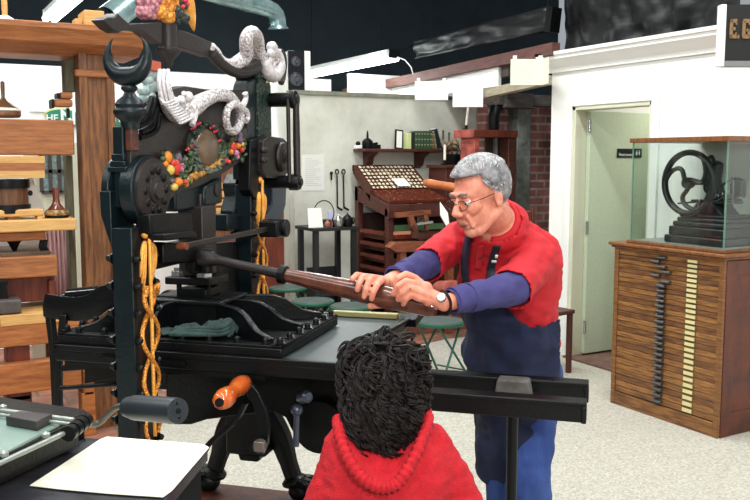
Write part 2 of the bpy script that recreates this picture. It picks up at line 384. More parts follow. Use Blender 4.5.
cb = [at_d(397, 57, 9), at_d(405, 60, 8.9), at_d(411, 67, 8.8), at_d(413, 74, 8.8)]
tag(MB().tube(cb, .006, 6).build('lamp_cord', M_white), 'thin white cord curving down from the lamp end to the beam', 'cord')
# ---- black draped banner
M_cloth = mat('black_cloth', (10, 10, 12), .45, 0, (22, 22, 25), 4, (1, 1, 3), bump=.5, bsc=6)
def drape(name, TL, TR, BR, BL, label, m=M_cloth, nx=30, nz=10, amp=.03, seed=1, cat='drape', thick=.01, par=None):
    nrm = (TR-TL).cross(BL-TL).normalized(); vs = []; fs = []
    for j in range(nz+1):
        for i in range(nx+1):
            s = i/nx; t = j/nz; p = TL.lerp(TR, s).lerp(BL.lerp(BR, s), t)
            vs.append(p+nrm*(amp*noise.noise(V(s*9+seed, t*2, seed))*(.3+t)+amp*.4*noise.noise(V(s*25, t*7+s*6, seed))))
    for j in range(nz):
        for i in range(nx): a = j*(nx+1)+i; fs.append((a, a+1, a+nx+2, a+nx+1))
    o = MB().add(vs, fs).build(name, m, par, world=par is not None, sharp=80, normals=False); s = o.modifiers.new('thick', 'SOLIDIFY'); s.thickness = thick
    return tag(o, label, cat) if label else o
A = at_d(414, 41, 9.4); B = at_d(556, 8, 7.3)
A_ = at_d(485, 30, 8.3); dth = thing('hanging_drape', 'long black cloth draped over a hanging bar above the timber beam', 'drape', A_)
bn = drape('draped_cloth', at_d(414, 41, 9.4), at_d(551, 6, 7.3), at_d(551, 31, 7.3), at_d(415, 59, 9.4), None, amp=.06, par=dth)
MB().bar(at_d(416, 44, 9.5), at_d(555, 10, 7.35), .05, .05).bar(at_d(550, 20, 7.3), at_d(556, 20, 7.25), .12, .2).build('hanging_bar', M_iron, dth, world=True)
for q in (at_d(430, 40, 9.2), at_d(548, 10, 7.4)): MB().cyl(q, V(q.x, q.y, 5.2), .004, n=6).build('hanging_wire', M_iron, dth, world=True)
MB().cyl(at_d(397, 54, 9.0), at_d(416, 44, 9.4), .006, n=6).build('hanging_wire', M_iron, dth, world=True)
drape('black_tarp', at_d(564, -30, 7.4), at_d(740, -40, 5.9), at_d(740, 34, 5.9), at_d(566, 56, 7.4), 'crumpled black tarp hanging behind the white crown moulding', nx=60, nz=24, amp=.045, seed=5)
# ---- air duct
M_duct = mat('galvanised_duct', (170, 196, 196), .32, .6, (120, 150, 152), 9, bump=.1)
def duct(name, path, r, label, rings, flange=None):
    P = [Vector(p) for p in path]; m = MB().tube(P, r, 24, cap=False)
    for k in rings: m.tube([P[k]+(P[k+1]-P[k]).normalized()*x for x in (0, .02, .04)], [r*1.0, r*1.06, r*1.0], 24, cap=False)
    if flange: m.tube([P[-1], P[-1]+(P[-1]-P[-2]).normalized()*.03], [r*1.0, r*1.28], 24)
    return tag(m.build(name, M_duct, sharp=50), label, 'duct')
D9 = 8.0
P0 = at_d(190, 0, D9-1.0); P1 = at_d(268, 8.5, D9)
d = (P1-P0); P0 = V(P0.x, P0.y, P1.z); d = (P1-P0).normalized()
e = at_d(294, 23.5, D9+.2)
path = [P0-d*1.5, P0, P0.lerp(P1, .35), P0.lerp(P1, .7), P1, P1+d*.08+V(0,0,-.01), P1+d*.14+V(0,0,-.04), P1+d*.16+V(0,0,-.08), P1+d*.165+V(0,0,-.13)]
duct('air_duct', path, .075, 'shiny round air duct with downturned mouth at top left', (1, 2, 3), True)
q0 = at_d(108, 20, 6.2); q1 = at_d(150, -12, 6.6)
duct('air_duct', [V(q1.x, q1.y, 5.2)+(q1-q0)*.5, q1+(q1-q0)*.8, q1, q0], .10, 'pale silver duct end behind the arrow-tipped lever', (1,), False)
# ---- loudspeaker on the plaster wall
sp = at_d(287, 93, 8.3)
spk = thing('loudspeaker', 'small black two-cone loudspeaker with white side at the plaster wall end', 'speaker', (PA_.x+.10, 7.36, HP+.035), R(-10))
MB().box((-.12, -.02, 0), (.09, .11, .36)).build('speaker_cabinet', M_white, spk, bevel=.006)
MB().box((-.125, -.035, .0), (.03, -.02, .36)).build('speaker_front', M_glassd, spk, bevel=.004)
for z, r in ((.1, .06), (.26, .045)): MB().lathe([(r*.3, -.036), (r*.35, -.046), (r*.9, -.037), (r, -.045), (r*1.1, -.034)], (-.05, 0, z), (0, 1, 0), 24).build('speaker_cone', mat('cone_grey', (60, 62, 70), .4), spk)
# ================================================================= THE IRON HAND PRESS
_o = CP + rt*(-.587) + fh*2.97
PF = Frame((_o.x, _o.y, 0), YAW-R(15.5))
press = thing('hand_press', 'large black iron hand press with silver serpents and gilded columns', 'printing press', PF.o, PF.yaw)
def T(px, py, ax='x', val=.013): return PF.t(px, py, ax, val)
def TP(pts, ax='x', val=.013): return [T(x, y, ax, val) for x, y in pts]
def smooth(pts, k=3):
    """Catmull-Rom through points"""
    P = [Vector(p) for p in pts]; out = []
    for i in range(len(P)-1):
        a = P[max(i-1, 0)]; b = P[i]; c = P[i+1]; d = P[min(i+2, len(P)-1)]
        for j in range(k):
            t = j/k; out.append(.5*((2*b)+(c-a)*t+(2*a-5*b+4*c-d)*t*t+(3*b-a-3*c+d)*t**3))
    out.append(P[-1]); return out
def lerpl(L, n):
    """resample a list of scalars to n entries"""
    r = []
    for i in range(n):
        t = i/(n-1)*(len(L)-1); k = min(int(t), len(L)-2); r.append(L[k]+(L[k+1]-L[k])*(t-k))
    return r
NV, FV = -.47, .375
# plinth under the claw feet
zp = .25
MB().box((-.34, -.60, 0), (.34, -.36, zp)).box((-.34, .26, 0), (.34, .46, zp)).build('plinth', M_darkred, press, bevel=.01)
bolt_proto = {}
def bolt(p, ax, par, r=.011, mt=M_iron):
    k = (round(r, 4), tuple(ax))
    if k not in bolt_proto:
        m = MB().lathe([(r*1.5, 0), (r*1.5, r*.35), (r*1.0, r*.4), (r*1.0, r*1.5), (r*.6, r*2.0), (.0005, r*2.1)], (0, 0, 0), ax, 8)
        o = m.build('bolt', mt, par); bolt_proto[k] = o
        o.location = p; WM[o.name] = WM[par.name]; return o
    o = bolt_proto[k].copy(); COL.objects.link(o); o.parent = par; o.location = p; return o

def column(cv, ztop, zbot, near):
    w = .062; vs0, vs1 = cv-w, cv+w
    c = MB()
    c.box((-.032, vs0, zbot), (.026, vs1, ztop))
    # raised edge strips with a recessed middle on both faces
    for s in (vs0, vs1-.022): c.box((.02, s, zbot), (.033, s+.022, ztop))
    c.box((-.036, vs0+.004, zbot), (-.03, vs1-.004, ztop))
    col = c.build('column', M_teal, press, bevel=.004)
    MB().box((.0255, vs0+.022, zbot), (.028, vs1-.022, ztop)).build('recessed_panel', M_brownblack, col)
    z = zbot+.05
    while z < ztop-.03:
        for s in (vs0+.010, vs1-.010): bolt((.032, s, z), (1, 0, 0), col, .0100)
        bolt((-.036, vs0+.01, z), (-1, 0, 0), col, .0105)
        z += .08
    return col
zt = T(148, 232, 'x', .03).z
colN = column(NV, 1.40, .62, True)
colF = column(FV, 1.50, .62, False)
# column feet: hub and two splayed claw legs each
for cv in (NV, FV):
    h = MB(); h.box((-.085, cv-.08, .44), (.085, cv+.08, .66)).prism([(-.05, cv-.05, .44), (.05, cv-.05, .44), (.04, cv-.05, .405), (-.04, cv-.05, .405)], (0, .1, 0))
    h.build('column_base', M_iron, press, bevel=.01)
    for s in (-1, 1):
        L = smooth([(s*.05, cv, .60), (s*.115, cv, .50), (s*.150, cv, .40), (s*.175, cv, .33)], 4)
        lg = MB().tube(L, lerpl([.06, .05, .038, .036], len(L)), 10, flat=(1, .8)); lg.lathe([(.036, 0), (.05, .012), (.05, .024), (.036, .036)], (s*.166, cv, .345), (s*.4, 0, -1), 16)
        lo = lg.build('leg', M_iron, press)
        ft = MB(); ft.sph((s*.2, cv, zp+.04), (.05, .045, .045))
        for k in (-1, 0, 1): 
            P = smooth([(s*.19, cv+k*.02, .33), (s*.24, cv+k*.042, .325), (s*.262, cv+k*.05, .29), (s*.25, cv+k*.05, zp+.008)], 3); ft.tube(P, lerpl([.02, .017, .013, .004], len(P)), 8)
        ft.build('claw_foot', M_iron, lo)
# cross member between the feet, carrying the bed ribs and drum
X = MB()
side = [(165, 372), (342, 372), (346, 425), (338, 440), (322, 448), (306, 446), (292, 432), (285, 418), (274, 412), (206, 420), (190, 425), (166, 425)]
X.prism(TP(side, 'y', -.16), (0, .36, 0)).build('rib_frame', M_iron, press, bevel=.008)
D_ = MB().lathe([(.06, 0), (.085, .003), (.085, .02), (.07, .025), (.07, .16), (.085, .165), (.085, .18), (.02, .185)], T(318, 428, 'y', -.2), (0, 1, 0), 28)
D_.build('rounce_drum', M_iron, press)
# ---------------------------------------------------------------- bed, rails
bed = MB(); bed.box((-.375, -.35, .945), (.61, .44, .985)).build('bed', M_iron, press, bevel=.006)
M_bedtop = mat('bed_steel_green', (56, 68, 68), .45, .0, (42, 52, 52), 4, bump=.05)
MB().box((-.35, -.325, .98), (.585, .42, .994)).build('bed_surface', M_bedtop, press, bevel=.002)
fr = MB()
for a, b in (((-.375, -.352, .98), (.612, -.33, 1.0)), ((.59, -.352, .98), (.612, .44, 1.0)), ((-.375, .42, .98), (.612, .44, 1.0)), ((-.375, -.352, .98), (-.355, .44, 1.0))): fr.box(a, b)
fr.build('tympan_frame', M_iron, press, bevel=.003)
MB().bar((.59, -.3, 1.006), (.66, .40, 1.012), .018, .014).bar((.655, .30, 1.0), (.665, .46, 1.03), .05, .03).build('frisket_hinge_bar', M_iron, press, bevel=.003)
q = T(365, 316, 'z', 1.0)
A_, B_ = T(333, 316, 'y', .40), T(398, 321, 'y', .40)
MB().box((A_.x, .385, .995), (B_.x, .415, A_.z+.022)).build('bed_gauge', mat('tan_brass', (188, 174, 120), .5, .1), press, bevel=.003)
MB().box((-.34, -.345, .93), (.36, -.335, .945)).box((-.2, -.36, .96), (.1, -.35, .972)).build('bed_runner', M_iron, press)
# rails
for v, nm in ((-.13, 'front'), (.1, 'rear')):
    r = MB(); r.box((-.38, v, .81), (1.295, v+.045, .873)); r.box((-.38, v-.006, .862), (1.3, v+.051, .875)); r.box((1.2851, v-.004, .808), (1.301, v+.049, .861))
    r.build('rail', M_iron, press, bevel=.004)
MB().box((-.37, -.084, .815), (-.32, .1, .835)).box((1.0, -.084, .815), (1.14, .1, .835)).build('rail_tie', M_iron, press)
MB().box((1.02, -.03, .835), (1.12, .03, .9), taper=1.2).build('rail_stop', mat('grey_stone_block', (96, 92, 88), .8, 0, (70, 66, 62), 20), press, bevel=.006)
MB().lathe([(.03, .815), (.034, .82), (.03, .8), (.018, .795), (.017, .5), (.02, .3), (.022, .12), (.03, .1), (.05, .03), (.055, 0)][::-1], (1.07, -.015, 0)).build('rail_leg', M_iron, press)
# ---------------------------------------------------------------- platen
pu0, pu1, pv0, pv1, pz = -.37, .41, -.335, .215, 1.028
pl = MB(); pl.box((pu0, pv0, .998), (pu1, pv1, pz)); platen = pl.build('platen', M_iron, press, bevel=.004)
rim = MB()
for a, b in (((pu0, pv0, pz), (pu1, pv0+.035, pz+.008)), ((pu1-.035, pv0, pz), (pu1, pv1, pz+.008)), ((pu0, pv1-.035, pz), (pu1, pv1, pz+.008)), ((pu0, pv0, pz), (pu0+.035, pv1, pz+.008))): rim.box(a, b)
rim.build('platen_rim', M_iron, platen, bevel=.002)
cv = -.05; cu = -.01
boss = MB(); boss.box((cu-.13, cv-.1, pz), (cu+.13, cv+.1, 1.125)).box((cu-.14, cv-.11, 1.112), (cu+.14, cv+.11, 1.13))
boss.build('platen_boss', M_iron, platen, bevel=.006)
def rib(p0, p1, h0, name='platen_rib'):
    p0 = Vector(p0); p1 = Vector(p1); d = p1-p0; L = d.length; d.normalize(); n = V(-d.y, d.x, 0)*.011
    pr = [(0, 0), (0, h0), (.32, h0*.98), (.42, h0*.93), (.55, h0*.78), (.65, h0*.55), (.75, h0*.36), (.86, h0*.27), (.96, h0*.22), (1, h0*.18), (1, 0)]
    m = MB().prism([p0+d*L*t+V(0, 0, z)-n for t, z in pr], n*2)
    c = [p0+d*L*t+V(0, 0, z) for t, z in pr[1:-1]]; m.tube(c, .014, 6, flat=(.35, 1), nrm=(0, 0, 1))
    m.build(name, M_iron, platen, bevel=.002)
for (a, b) in (((cu+.12, cv-.09), (pu1-.05, pv0+.04)), ((cu+.12, cv), (pu1-.04, cv)), ((cu+.12, cv+.09), (pu1-.05, pv1-.04)),
               ((cu-.12, cv-.09), (pu0+.05, pv0+.04)), ((cu-.12, cv), (pu0+.04, cv)), ((cu-.12, cv+.09), (pu0+.05, pv1-.04)),
               ((cu-.04, cv-.1), (cu-.07, pv0+.03)), ((cu-.04, cv+.1), (cu-.07, pv1-.03))):
    rib((a[0], a[1], pz), (b[0], b[1], pz), .092)
for i in range(7):
    bolt((pu1-.017, pv0+.03+i*.082, pz+.008), (0, 0, 1), platen, .010)
    bolt((pu0+.017, pv0+.03+i*.082, pz+.008), (0, 0, 1), platen, .010)
for i in range(8):
    bolt((pu0+.07+i*.093, pv0+.017, pz+.008), (0, 0, 1), platen, .010)
    bolt((pu0+.07+i*.093, pv1-.017, pz+.008), (0, 0, 1), platen, .010)
# piston block above the platen
pb = MB(); pb.box((cu-.05, cv-.06, 1.13), (cu+.06, cv+.05, 1.16)).box((cu-.085, cv-.075, 1.175), (cu+.085, cv+.065, 1.20))
for x in (-.055, .055): pb.cyl((cu+x, cv-.03, 1.12), (cu+x, cv-.03, 1.2), .009)
pist = pb.build('piston_block', M_iron, press, bevel=.004)
M_coppery = mat('worn_copper', (150, 92, 70), .35, .7)
for x in (-.05, .045):
    MB().lathe([(.028, 0), (.028, .018), (.018, .02), (.018, .03)], (cu+x, cv-.04, 1.2), (0, 0, 1), 6).build('nut', M_chrome, pist)
MB().lathe([(.04, 0), (.04, .03), (.03, .032)], (cu+.01, cv, 1.128), (0, 0, 1), 20).build('copper_collar', M_coppery, pist)
MB().box((cu-.045, cv-.05, 1.2), (cu+.05, cv+.05, 1.44)).box((cu-.02, cv-.02, 1.42), (cu+.03, cv+.03, 1.48)).build('piston', M_brownblack, press, bevel=.006)
hd = MB(); a = T(166, 200, 'x', .05); b = T(222, 222, 'x', .05)
hd.prism(TP([(176, 184), (222, 168), (223, 200), (215, 206), (176, 212)], 'x', .008), (-.07, 0, 0)); hd.prism(TP([(205, 187), (222, 178), (223, 203), (205, 207)], 'x', .03), (-.05, 0, 0))
hd.build('piston_head', M_teal, press, bevel=.008)
MB().sph(T(217, 190, 'x', .032), (.005, .018, .024)).build('oval_plate', M_brownblack, press)
# linkage arm and toggle
lk = MB(); lk.prism(TP([(150, 214), (192, 213), (194, 232), (152, 235)], 'x', .07), (-.05, 0, 0)); lk.prism(TP([(165, 234), (196, 231), (198, 238), (166, 241)], 'x', .11), (-.12, 0, 0))
lk.prism(TP([(164, 242), (205, 246), (204, 262), (164, 264)], 'x', .05), (-.09, 0, 0)); lk.box((cu-.02, NV, 1.26), (cu+.03, cv-.05, 1.33)); lk.build('toggle_link', M_iron, press, bevel=.006)
# rod to the far joint
r0 = T(184, 246, 'x', .12); r1 = T(268, 229, 'x', .12); rd = MB(); rd.bar(r0, r1, .012, .018); rd.build('pull_rod', M_brownblack, press, bevel=.003)
MB().lathe([(.012, 0), (.012, .03)], r0-V(.02, 0, 0), (1, 0, 0), 14).build('copper_pin', M_coppery, press)
jt = MB().box(r1+V(-.03, -.02, -.03), r1+V(.045, .06, .03)).cyl(r1+V(-.04, .05, 0), r1+V(.06, .05, 0), .034); jt.build('rod_joint', M_iron, press, bevel=.006)
# second flat bracket, right of the piston
MB().prism(TP([(212, 244), (254, 240), (254, 300), (216, 300)], 'x', -.02), (-.05, 0, 0)).build('back_plate', M_iron, press, bevel=.004)
M_redlight = mat('red_paint_small', (214, 60, 50), .4)
# ---------------------------------------------------------------- main beam
face = .013
bm_ = [(131, 132), (137, 136), (150, 124), (152, 104), (160, 92), (185, 86), (205, 89), (230, 90), (251, 90), (252, 148), (243, 160), (226, 172), (205, 184), (190, 190), (178, 193), (168, 202), (160, 200), (140, 188), (131, 180)]
MB().prism(TP(bm_, 'x', face), (-.045, 0, 0)).build('main_beam', M_brownblack, press, bevel=.003)
# ribbed flutes beside the finial
for k, (x0, y0, x1, y1, xm, ym) in enumerate(((141, 132, 157, 108, 152, 126), (139, 127, 155, 101, 149, 120), (138, 122, 152, 97, 146, 115), (140, 138, 160, 114, 156, 131))):
    MB().tube(smooth([T(x0, y0, 'x', .02), T(xm, ym, 'x', .02), T(x1, y1, 'x', .02)], 5), .008, 8).build('flute', M_iron, press)
# near end: drum cheeks, slot, roller disc
C = T(155, 190, 'x', .05); zc = C.z; vc = C.y
dr_ = MB()
for a, b in ((-.068, -.04), (-.012+.0, .037)): dr_.lathe([(.098, 0), (.104, .004), (.104, b-a-.004), (.098, b-a)], (a, vc, zc), (1, 0, 0), 40)
dr_.lathe([(.07, 0), (.07, .04)], (-.045, vc+.03, zc), (1, 0, 0), 32)
chk = dr_.build('beam_cheek', M_teal, press, bevel=.002)
MB().prism([(-.068, NV-.062, zc), (-.032, NV-.062, zc), (-.032, NV-.062, zc-.17), (-.05, NV-.062, zc-.12), (-.066, NV-.062, zc-.07)], (0, .124, 0)).build('column_shoulder', M_teal, press, bevel=.003)
disc = MB().lathe([(.095, 0), (.095, .012), (.085, .018), (.08, .012), (.04, .012), (.038, .02), (.026, .024), (.024, .03), (.001, .03)], (.037, vc, zc), (1, 0, 0), 40).build('roller_disc', M_brownblack, press)
for k in range(10):
    t = 2*math.pi*k/10; MB().sph((.052, vc+.06*math.cos(t), zc+.06*math.sin(t)), (.01, .013, .013)).build('roller', M_iron, disc)
# shaft and moulding below the finial
sv = -.475
st = MB(); st.box((-.036, sv-.03, zc-.05), (-.002, sv+.02, 1.69)); st.box((-.044, sv-.036, 1.575), (.004, sv+.026, 1.592)).box((-.05, sv-.04, 1.56), (.01, sv+.03, 1.575)).box((-.04, sv-.034, 1.592), (.001, sv+.022, 1.612))
st.build('finial_shaft', M_teal, press, bevel=.003)
MB().box((-.002, sv-.02, 1.62), (.02, sv+.02, 1.69)).build('finial_bracket', M_darkred, press, bevel=.003)
fz = T(130, 129, 'y', sv).z; cx_ = T(130, 110, 'y', sv).x; m_px = lambda n: n*2.5/F
fin = MB().lathe([(m_px(9), 0), (m_px(9.5), m_px(6)), (m_px(10), m_px(8)), (m_px(14), m_px(11)), (m_px(16.5), m_px(16)), (m_px(16), m_px(19)), (m_px(13.5), m_px(21)), (m_px(14.5), m_px(24)), (m_px(12), m_px(28)), (m_px(7), m_px(32)), (m_px(5), m_px(36)), (m_px(8), m_px(39)), (m_px(8), m_px(41)), (m_px(5), m_px(44)), (.001, m_px(45))], (cx_, sv, fz), (0, 0, 1), 28).build('finial', M_teal, press, sharp=50)
# crescent
cc = T(127.5, 59.5, 'y', sv); m_px = lambda n: n*2.78/F
n_ = 26; path = []; rad = []
for i in range(n_+1):
    t = R(-233+i*(286/n_)); k = abs(i/n_*2-1); r_ = m_px(.4+8.6*(1-k**1.5)); path.append(cc+V((m_px(24)-r_)*math.cos(t), 0, (m_px(24)-r_)*math.sin(t))); rad.append(r_)
MB().tube(path, rad, 14, flat=(1.0, 1.0), nrm=(0, 1, 0)).build('crescent', M_teal, press, sharp=60)
# ---------------------------------------------------------------- far end of the beam
q0 = T(251, 148, 'x', .02)
fp = MB(); fp.prism(TP([(247, 180), (247, 88), (249, 81), (254, 78), (259, 81), (262, 88), (262, 180)], 'x', .02), (-.06, 0, 0)); fp.build('far_post', M_teal, press, bevel=.006)
MB().prism(TP([(258, 84), (262, 76), (268, 77), (271, 86), (272, 140), (259, 142)], 'x', .03), (-.03, 0, 0)).build('leaf_carved_post', scales('green_black_leaf', (36, 56, 48), (16, 26, 24), .45, 0, 70, .9), press, bevel=.004)
MB().prism(TP([(251, 140), (263, 137), (266, 196), (256, 200), (250, 190)], 'x', .045), (-.05, 0, 0)).build('far_bracket', M_iron, press, bevel=.006)
bx = T(270, 100, 'x', .03)
MB().cyl(bx, bx+V(.11, 0, 0), .028).lathe([(.036, 0), (.036, .02), (.02, .026), (.018, .032)], bx+V(.09, 0, 0), (1, 0, 0), 20).build('pivot_pin', M_iron, press, bevel=.003)
ax_ = bx+V(.10, 0, 0); bx2 = PF.t(295, 182, 'x', ax_.x)
MB().tube([ax_+V(.01, 0, 0), ax_.lerp(bx2, .1)+V(.01,0,0), ax_.lerp(bx2, .5)+V(.01,0,0), bx2+V(.01,0,0)], [.017, .013, .015, .014], 12, flat=(1, .9)).cyl(ax_+V(-.012, -.03, 0), bx2+V(-.012, -.03, 0), .008).build('connecting_rod', M_brownblack, press)
MB().lathe([(.034, 0), (.034, .03), (.03, .04), (.016, .044), (.015, .05)], bx2-V(.02, 0, 0), (1, 0, 0), 24).cyl(bx2-V(.12, 0, 0), bx2, .026).build('rod_end', M_iron, press)
mm = MB(); a0 = T(272, 137, 'x', .06); a1 = T(290, 178, 'x', .06)
mm.prism(TP([(264, 140), (270, 136), (284, 138), (289, 144), (289, 172), (284, 178), (268, 178), (264, 172)], 'x', .07), (-.12, 0, 0)); cc2 = T(281, 157, 'x', .07)
mm.lathe([(.06, 0), (.06, .012), (.05, .018), (.03, .018), (.02, .03), (.001, .03)], cc2, (1, 0, 0), 28)
for dy in (-.05, -.02): mm.sph(T(268, 150, 'x', .075)+V(0, dy, 0), .012); mm.sph(T(268, 160, 'x', .075)+V(0, dy, 0), .012)
mm.build('gear_box', M_brownblack, press, bevel=.006)
MB().prism(TP([(282, 178), (287, 180), (286, 205), (281, 222), (270, 232), (262, 228), (266, 214), (273, 204), (272, 190), (268, 178)], 'x', .02), (-.05, 0, 0)).build('curved_arm', mat('blue_black_iron', (40, 48, 66), .3, .1), press, bevel=.006)
MB().prism(TP([(240, 174), (251, 170), (254, 176), (248, 190), (244, 200), (248, 212), (252, 220), (236, 220), (234, 212), (238, 196), (236, 184)], 'x', -.03), (-.06, 0, 0)).prism(TP([(228, 214), (252, 214), (252, 229), (228, 231)], 'x', -.01), (-.1, 0, 0)).build('far_scroll', M_teal, press, bevel=.006)
# ---------------------------------------------------------------- counterweight lever
cl = .02
cwt = MB()
cwt.prism(TP([(103, 20), (108, 17), (114, 17), (118, 13), (124, 19), (130, 24), (140, 23), (162, 22), (162, 44), (152, 38), (143, 31), (124, 30), (119, 33), (112, 29)], 'x', cl), (-.04, 0, 0))
cwt.prism(TP([(174, 28), (190, 33), (212, 42), (211, 57), (190, 50), (174, 46)], 'x', cl), (-.04, 0, 0))
und = smooth([T(211, 52, 'x', cl), T(220, 62, 'x', cl), T(232, 70, 'x', cl), T(245, 71, 'x', cl), T(256, 66, 'x', cl)], 4)
cwt.tube(und, lerpl([.022, .022, .024, .026, .03], len(und)), 8); lev = cwt.build('counterweight_lever', M_brownblack, press, bevel=.003)
hb = T(168, 33, 'x', 0); m_px = lambda n: n*3.0/F
MB().lathe([(m_px(1), -m_px(31)), (m_px(3), -m_px(28)), (m_px(4), -m_px(24)), (m_px(9), -m_px(19)), (m_px(11.5), -m_px(16)), (m_px(11.5), -m_px(14)), (m_px(8), -m_px(13)), (m_px(8), m_px(12)), (m_px(9), m_px(14)), (m_px(7), m_px(16))], hb, (0, 0, 1), 24).build('lever_hub', M_brownblack, press, sharp=50)
MB().prism(TP([(244, 66), (262, 62), (260, 76), (258, 92), (249, 92), (247, 78)], 'x', .0), (-.05, 0, 0)).build('lever_fork', M_iron, press, bevel=.006)
# ---------------------------------------------------------------- silver serpents
def px2m(px, py, val, r): 
    p = PF.w(T(px, py, 'x', val)); return r*(p-CP).dot(fh)/F
def snake(name, pts, rads, m, par, u=.045, k=4, n=12, du=None, flat=None):
    P = []; 
    for i, (x, y) in enumerate(pts): P.append(T(x, y, 'x', u+(du[i] if du else 0)))
    rr = [px2m(x, y, u, r) for (x, y), r in zip(pts, rads)]
    S = smooth(P, k); m = MB().tube(S, lerpl(rr, len(S)), n, flat=flat) if not isinstance(m, bpy.types.Material) else (MB().tube(S, lerpl(rr, len(S)), n, flat=flat), m)
    return m[0].build(name, m[1], par, sharp=80)
# dolphin on the main beam
sk = snake('serpent', [(164, 74), (164, 84), (166, 95), (170, 106), (177, 112), (186, 111), (195, 106), (206, 99), (218, 95), (229, 97), (236, 105), (240, 113), (239, 124), (235, 131), (229, 130), (226, 120), (228, 109), (234, 104), (240, 107)],
           [4, 6, 7.5, 9, 11, 11, 9.5, 7.5, 6.5, 6, 5.5, 5, 4.5, 4, 4, 3.8, 3.6, 3.5, 3.5], M_silver, press, .04, du=[0, 0, 0, 0, 0, 0, 0, 0, 0, 0, 0, 0, .01, .015, .02, .025, .03, .035, .035])
tl = MB()
for P, rr in (([(238, 108), (243, 105), (246, 98), (245, 93)], [3.5, 3.2, 2.6, 3.2]), ([(240, 108), (246, 111), (248, 117), (246, 121)], [3.4, 3, 2.4, 3])):
    S = smooth([T(x, y, 'x', .06) for x, y in P], 4); tl.tube(S, lerpl([px2m(240, 108, .06, r) for r in rr], len(S)), 8)
tl.build('serpent_tail', M_silverplain, sk)
hdp = MB()
for i in range(9):   # gill folds of the head
    t = i/8; x = 160+t*16; y = 98+t*22
    S = smooth([T(x, y, 'x', .075), T(x+5, y+5-t*2, 'x', .1), T(x+14, y+2-t*3, 'x', .085)], 4); hdp.tube(S, px2m(x, y, .07, 1.5), 6)
for x, y, r in ((188, 97, 5.5), (181, 100, 4.5), (176, 101, 4), (193, 121, 3.5), (191, 117, 4), (184, 94, 3)): hdp.sph(T(x, y, 'x', .075), px2m(x, y, .07, r))
S = smooth([T(196, 112, 'x', .07), T(194, 120, 'x', .075), T(192, 125, 'x', .075)], 3); hdp.tube(S, px2m(194, 120, .07, 3), 8)
hdp.build('serpent_head', M_silverplain, sk)
# fin rising from the head, the pale scrolled crest behind it
fn = MB()
for x, w_ in ((160, 2.2), (164, 2), (168, 2.2)): S = smooth([T(x, 70, 'x', .07), T(x-1, 85, 'x', .08), T(x+3, 104, 'x', .08)], 4); fn.tube(S, px2m(x, 80, .07, w_), 6)
fn.build('serpent_fin', M_silverplain, sk)
cr_ = MB()
for x, y, r in ((152, 74, 5), (147, 80, 5), (156, 78, 5), (151, 87, 7), (144, 91, 5), (157, 92, 6), (149, 97, 6), (142, 99, 4)): cr_.sph(T(x, y, 'x', -.01), (.02, px2m(x, y, 0, r)*1.5, px2m(x, y, 0, r)))
S = smooth([T(140, 118, 'x', 0), T(143, 112, 'x', 0), T(148, 110, 'x', 0), T(150, 104, 'x', 0)], 3); cr_.tube(S, px2m(143, 113, 0, 3.5), 8)
cr_.build('shell_crest', M_paleteal, press)
MB().box(T(153, 70, 'x', .02)-V(.02, .02, 0), T(161, 62, 'x', .02)+V(0, .0, 0)).build('red_cap_stub', mat('brick_red', (186, 84, 60), .6), press)
# coiled serpent on the lever
s2 = snake('serpent', [(211, 46), (215, 52), (220, 60), (228, 65), (238, 63), (246, 56), (246, 44), (247, 36), (252, 32), (257, 38), (258, 50), (262, 61), (268, 66), (275, 60), (276, 50)],
           [4, 5.5, 5.5, 6, 6, 6.4, 6.4, 6, 6, 6.4, 7, 7.5, 7, 6, 5], M_silver, press, .02, du=[.0, .0, .0, .0, .01, .03, .05, .06, .055, .035, .01, 0, 0, .02, .03])
h2 = MB()
for x, y, r in ((272, 47, 5.2), (271, 53, 4)): h2.sph(T(x, y, 'x', .05), (px2m(x, y, 0, r), px2m(x, y, 0, r)*1.2, px2m(x, y, 0, r)))
S = smooth([T(x, y, 'x', .05) for x, y in ((266, 60), (268, 72), (274, 76), (279, 68), (278, 56), (272, 50))], 5); h2.tube(S, lerpl([px2m(270, 60, .05, r) for r in (5, 6.5, 6.5, 6.5, 5.5, 5)], len(S)), 12)
h2.build('serpent_head', M_silverplain, s2)
MB().tube(smooth([T(234, 60, 'x', -.01), T(240, 56, 'x', -.01), T(245, 51, 'x', -.01)], 3), .012, 8).build('serpent_fin', M_silverplain, s2)
MB().tube(smooth([T(277, 50, 'x', .02), T(282, 53, 'x', .02), T(284, 62, 'x', .02), T(283, 76, 'x', .02), T(281, 83, 'x', .02)], 4), .013, 10).build('lever_hook', M_brownblack, press)
MB().tube(smooth([T(266, 82, 'x', .03), T(272, 80, 'x', .03), T(279, 76, 'x', .03), T(280, 68, 'x', .03)], 3), .01, 8, flat=(.5, 1.3)).build('hook_lining', mat('pale_yellow', (214, 220, 160), .5), press)
# ---------------------------------------------------------------- gilded top ornament: cornucopia tails, fruit and foliage
M_pink = scales('pink_feather', (222, 150, 160), (130, 70, 84), .45, 0, 75, 1)
M_orange = scales('orange_feather', (250, 178, 70), (196, 104, 30), .4, .1, 75, 1)
def lumps(name, L, m, par, u=.0, sx=1.0):
    b = MB()
    for x, y, r in L: q = px2m(x, y, u, r); b.sph(T(x, y, 'x', u), (q*sx, q*1.25, q), n=12, m=8)
    o = b.build(name, m, par, sharp=80); return o
eg = lumps('feathered_wing', [(144, 12, 8), (150, 6, 9), (143, 2, 7), (152, 15, 5), (156, -2, 9), (142, -8, 9)], M_pink, press)
lumps('gilded_tail', [(160, 12, 8), (168, 16, 8), (166, 6, 9), (172, 12, 8), (163, 0, 9), (173, 2, 8), (176, 17, 4), (168, -10, 12), (155, -12, 10)], M_orange, press, .01)
ht = [(184, -8), (188, 6), (191, 18), (194, 31)]; S = smooth([T(x, y, 'x', .0) for x, y in ht], 4)
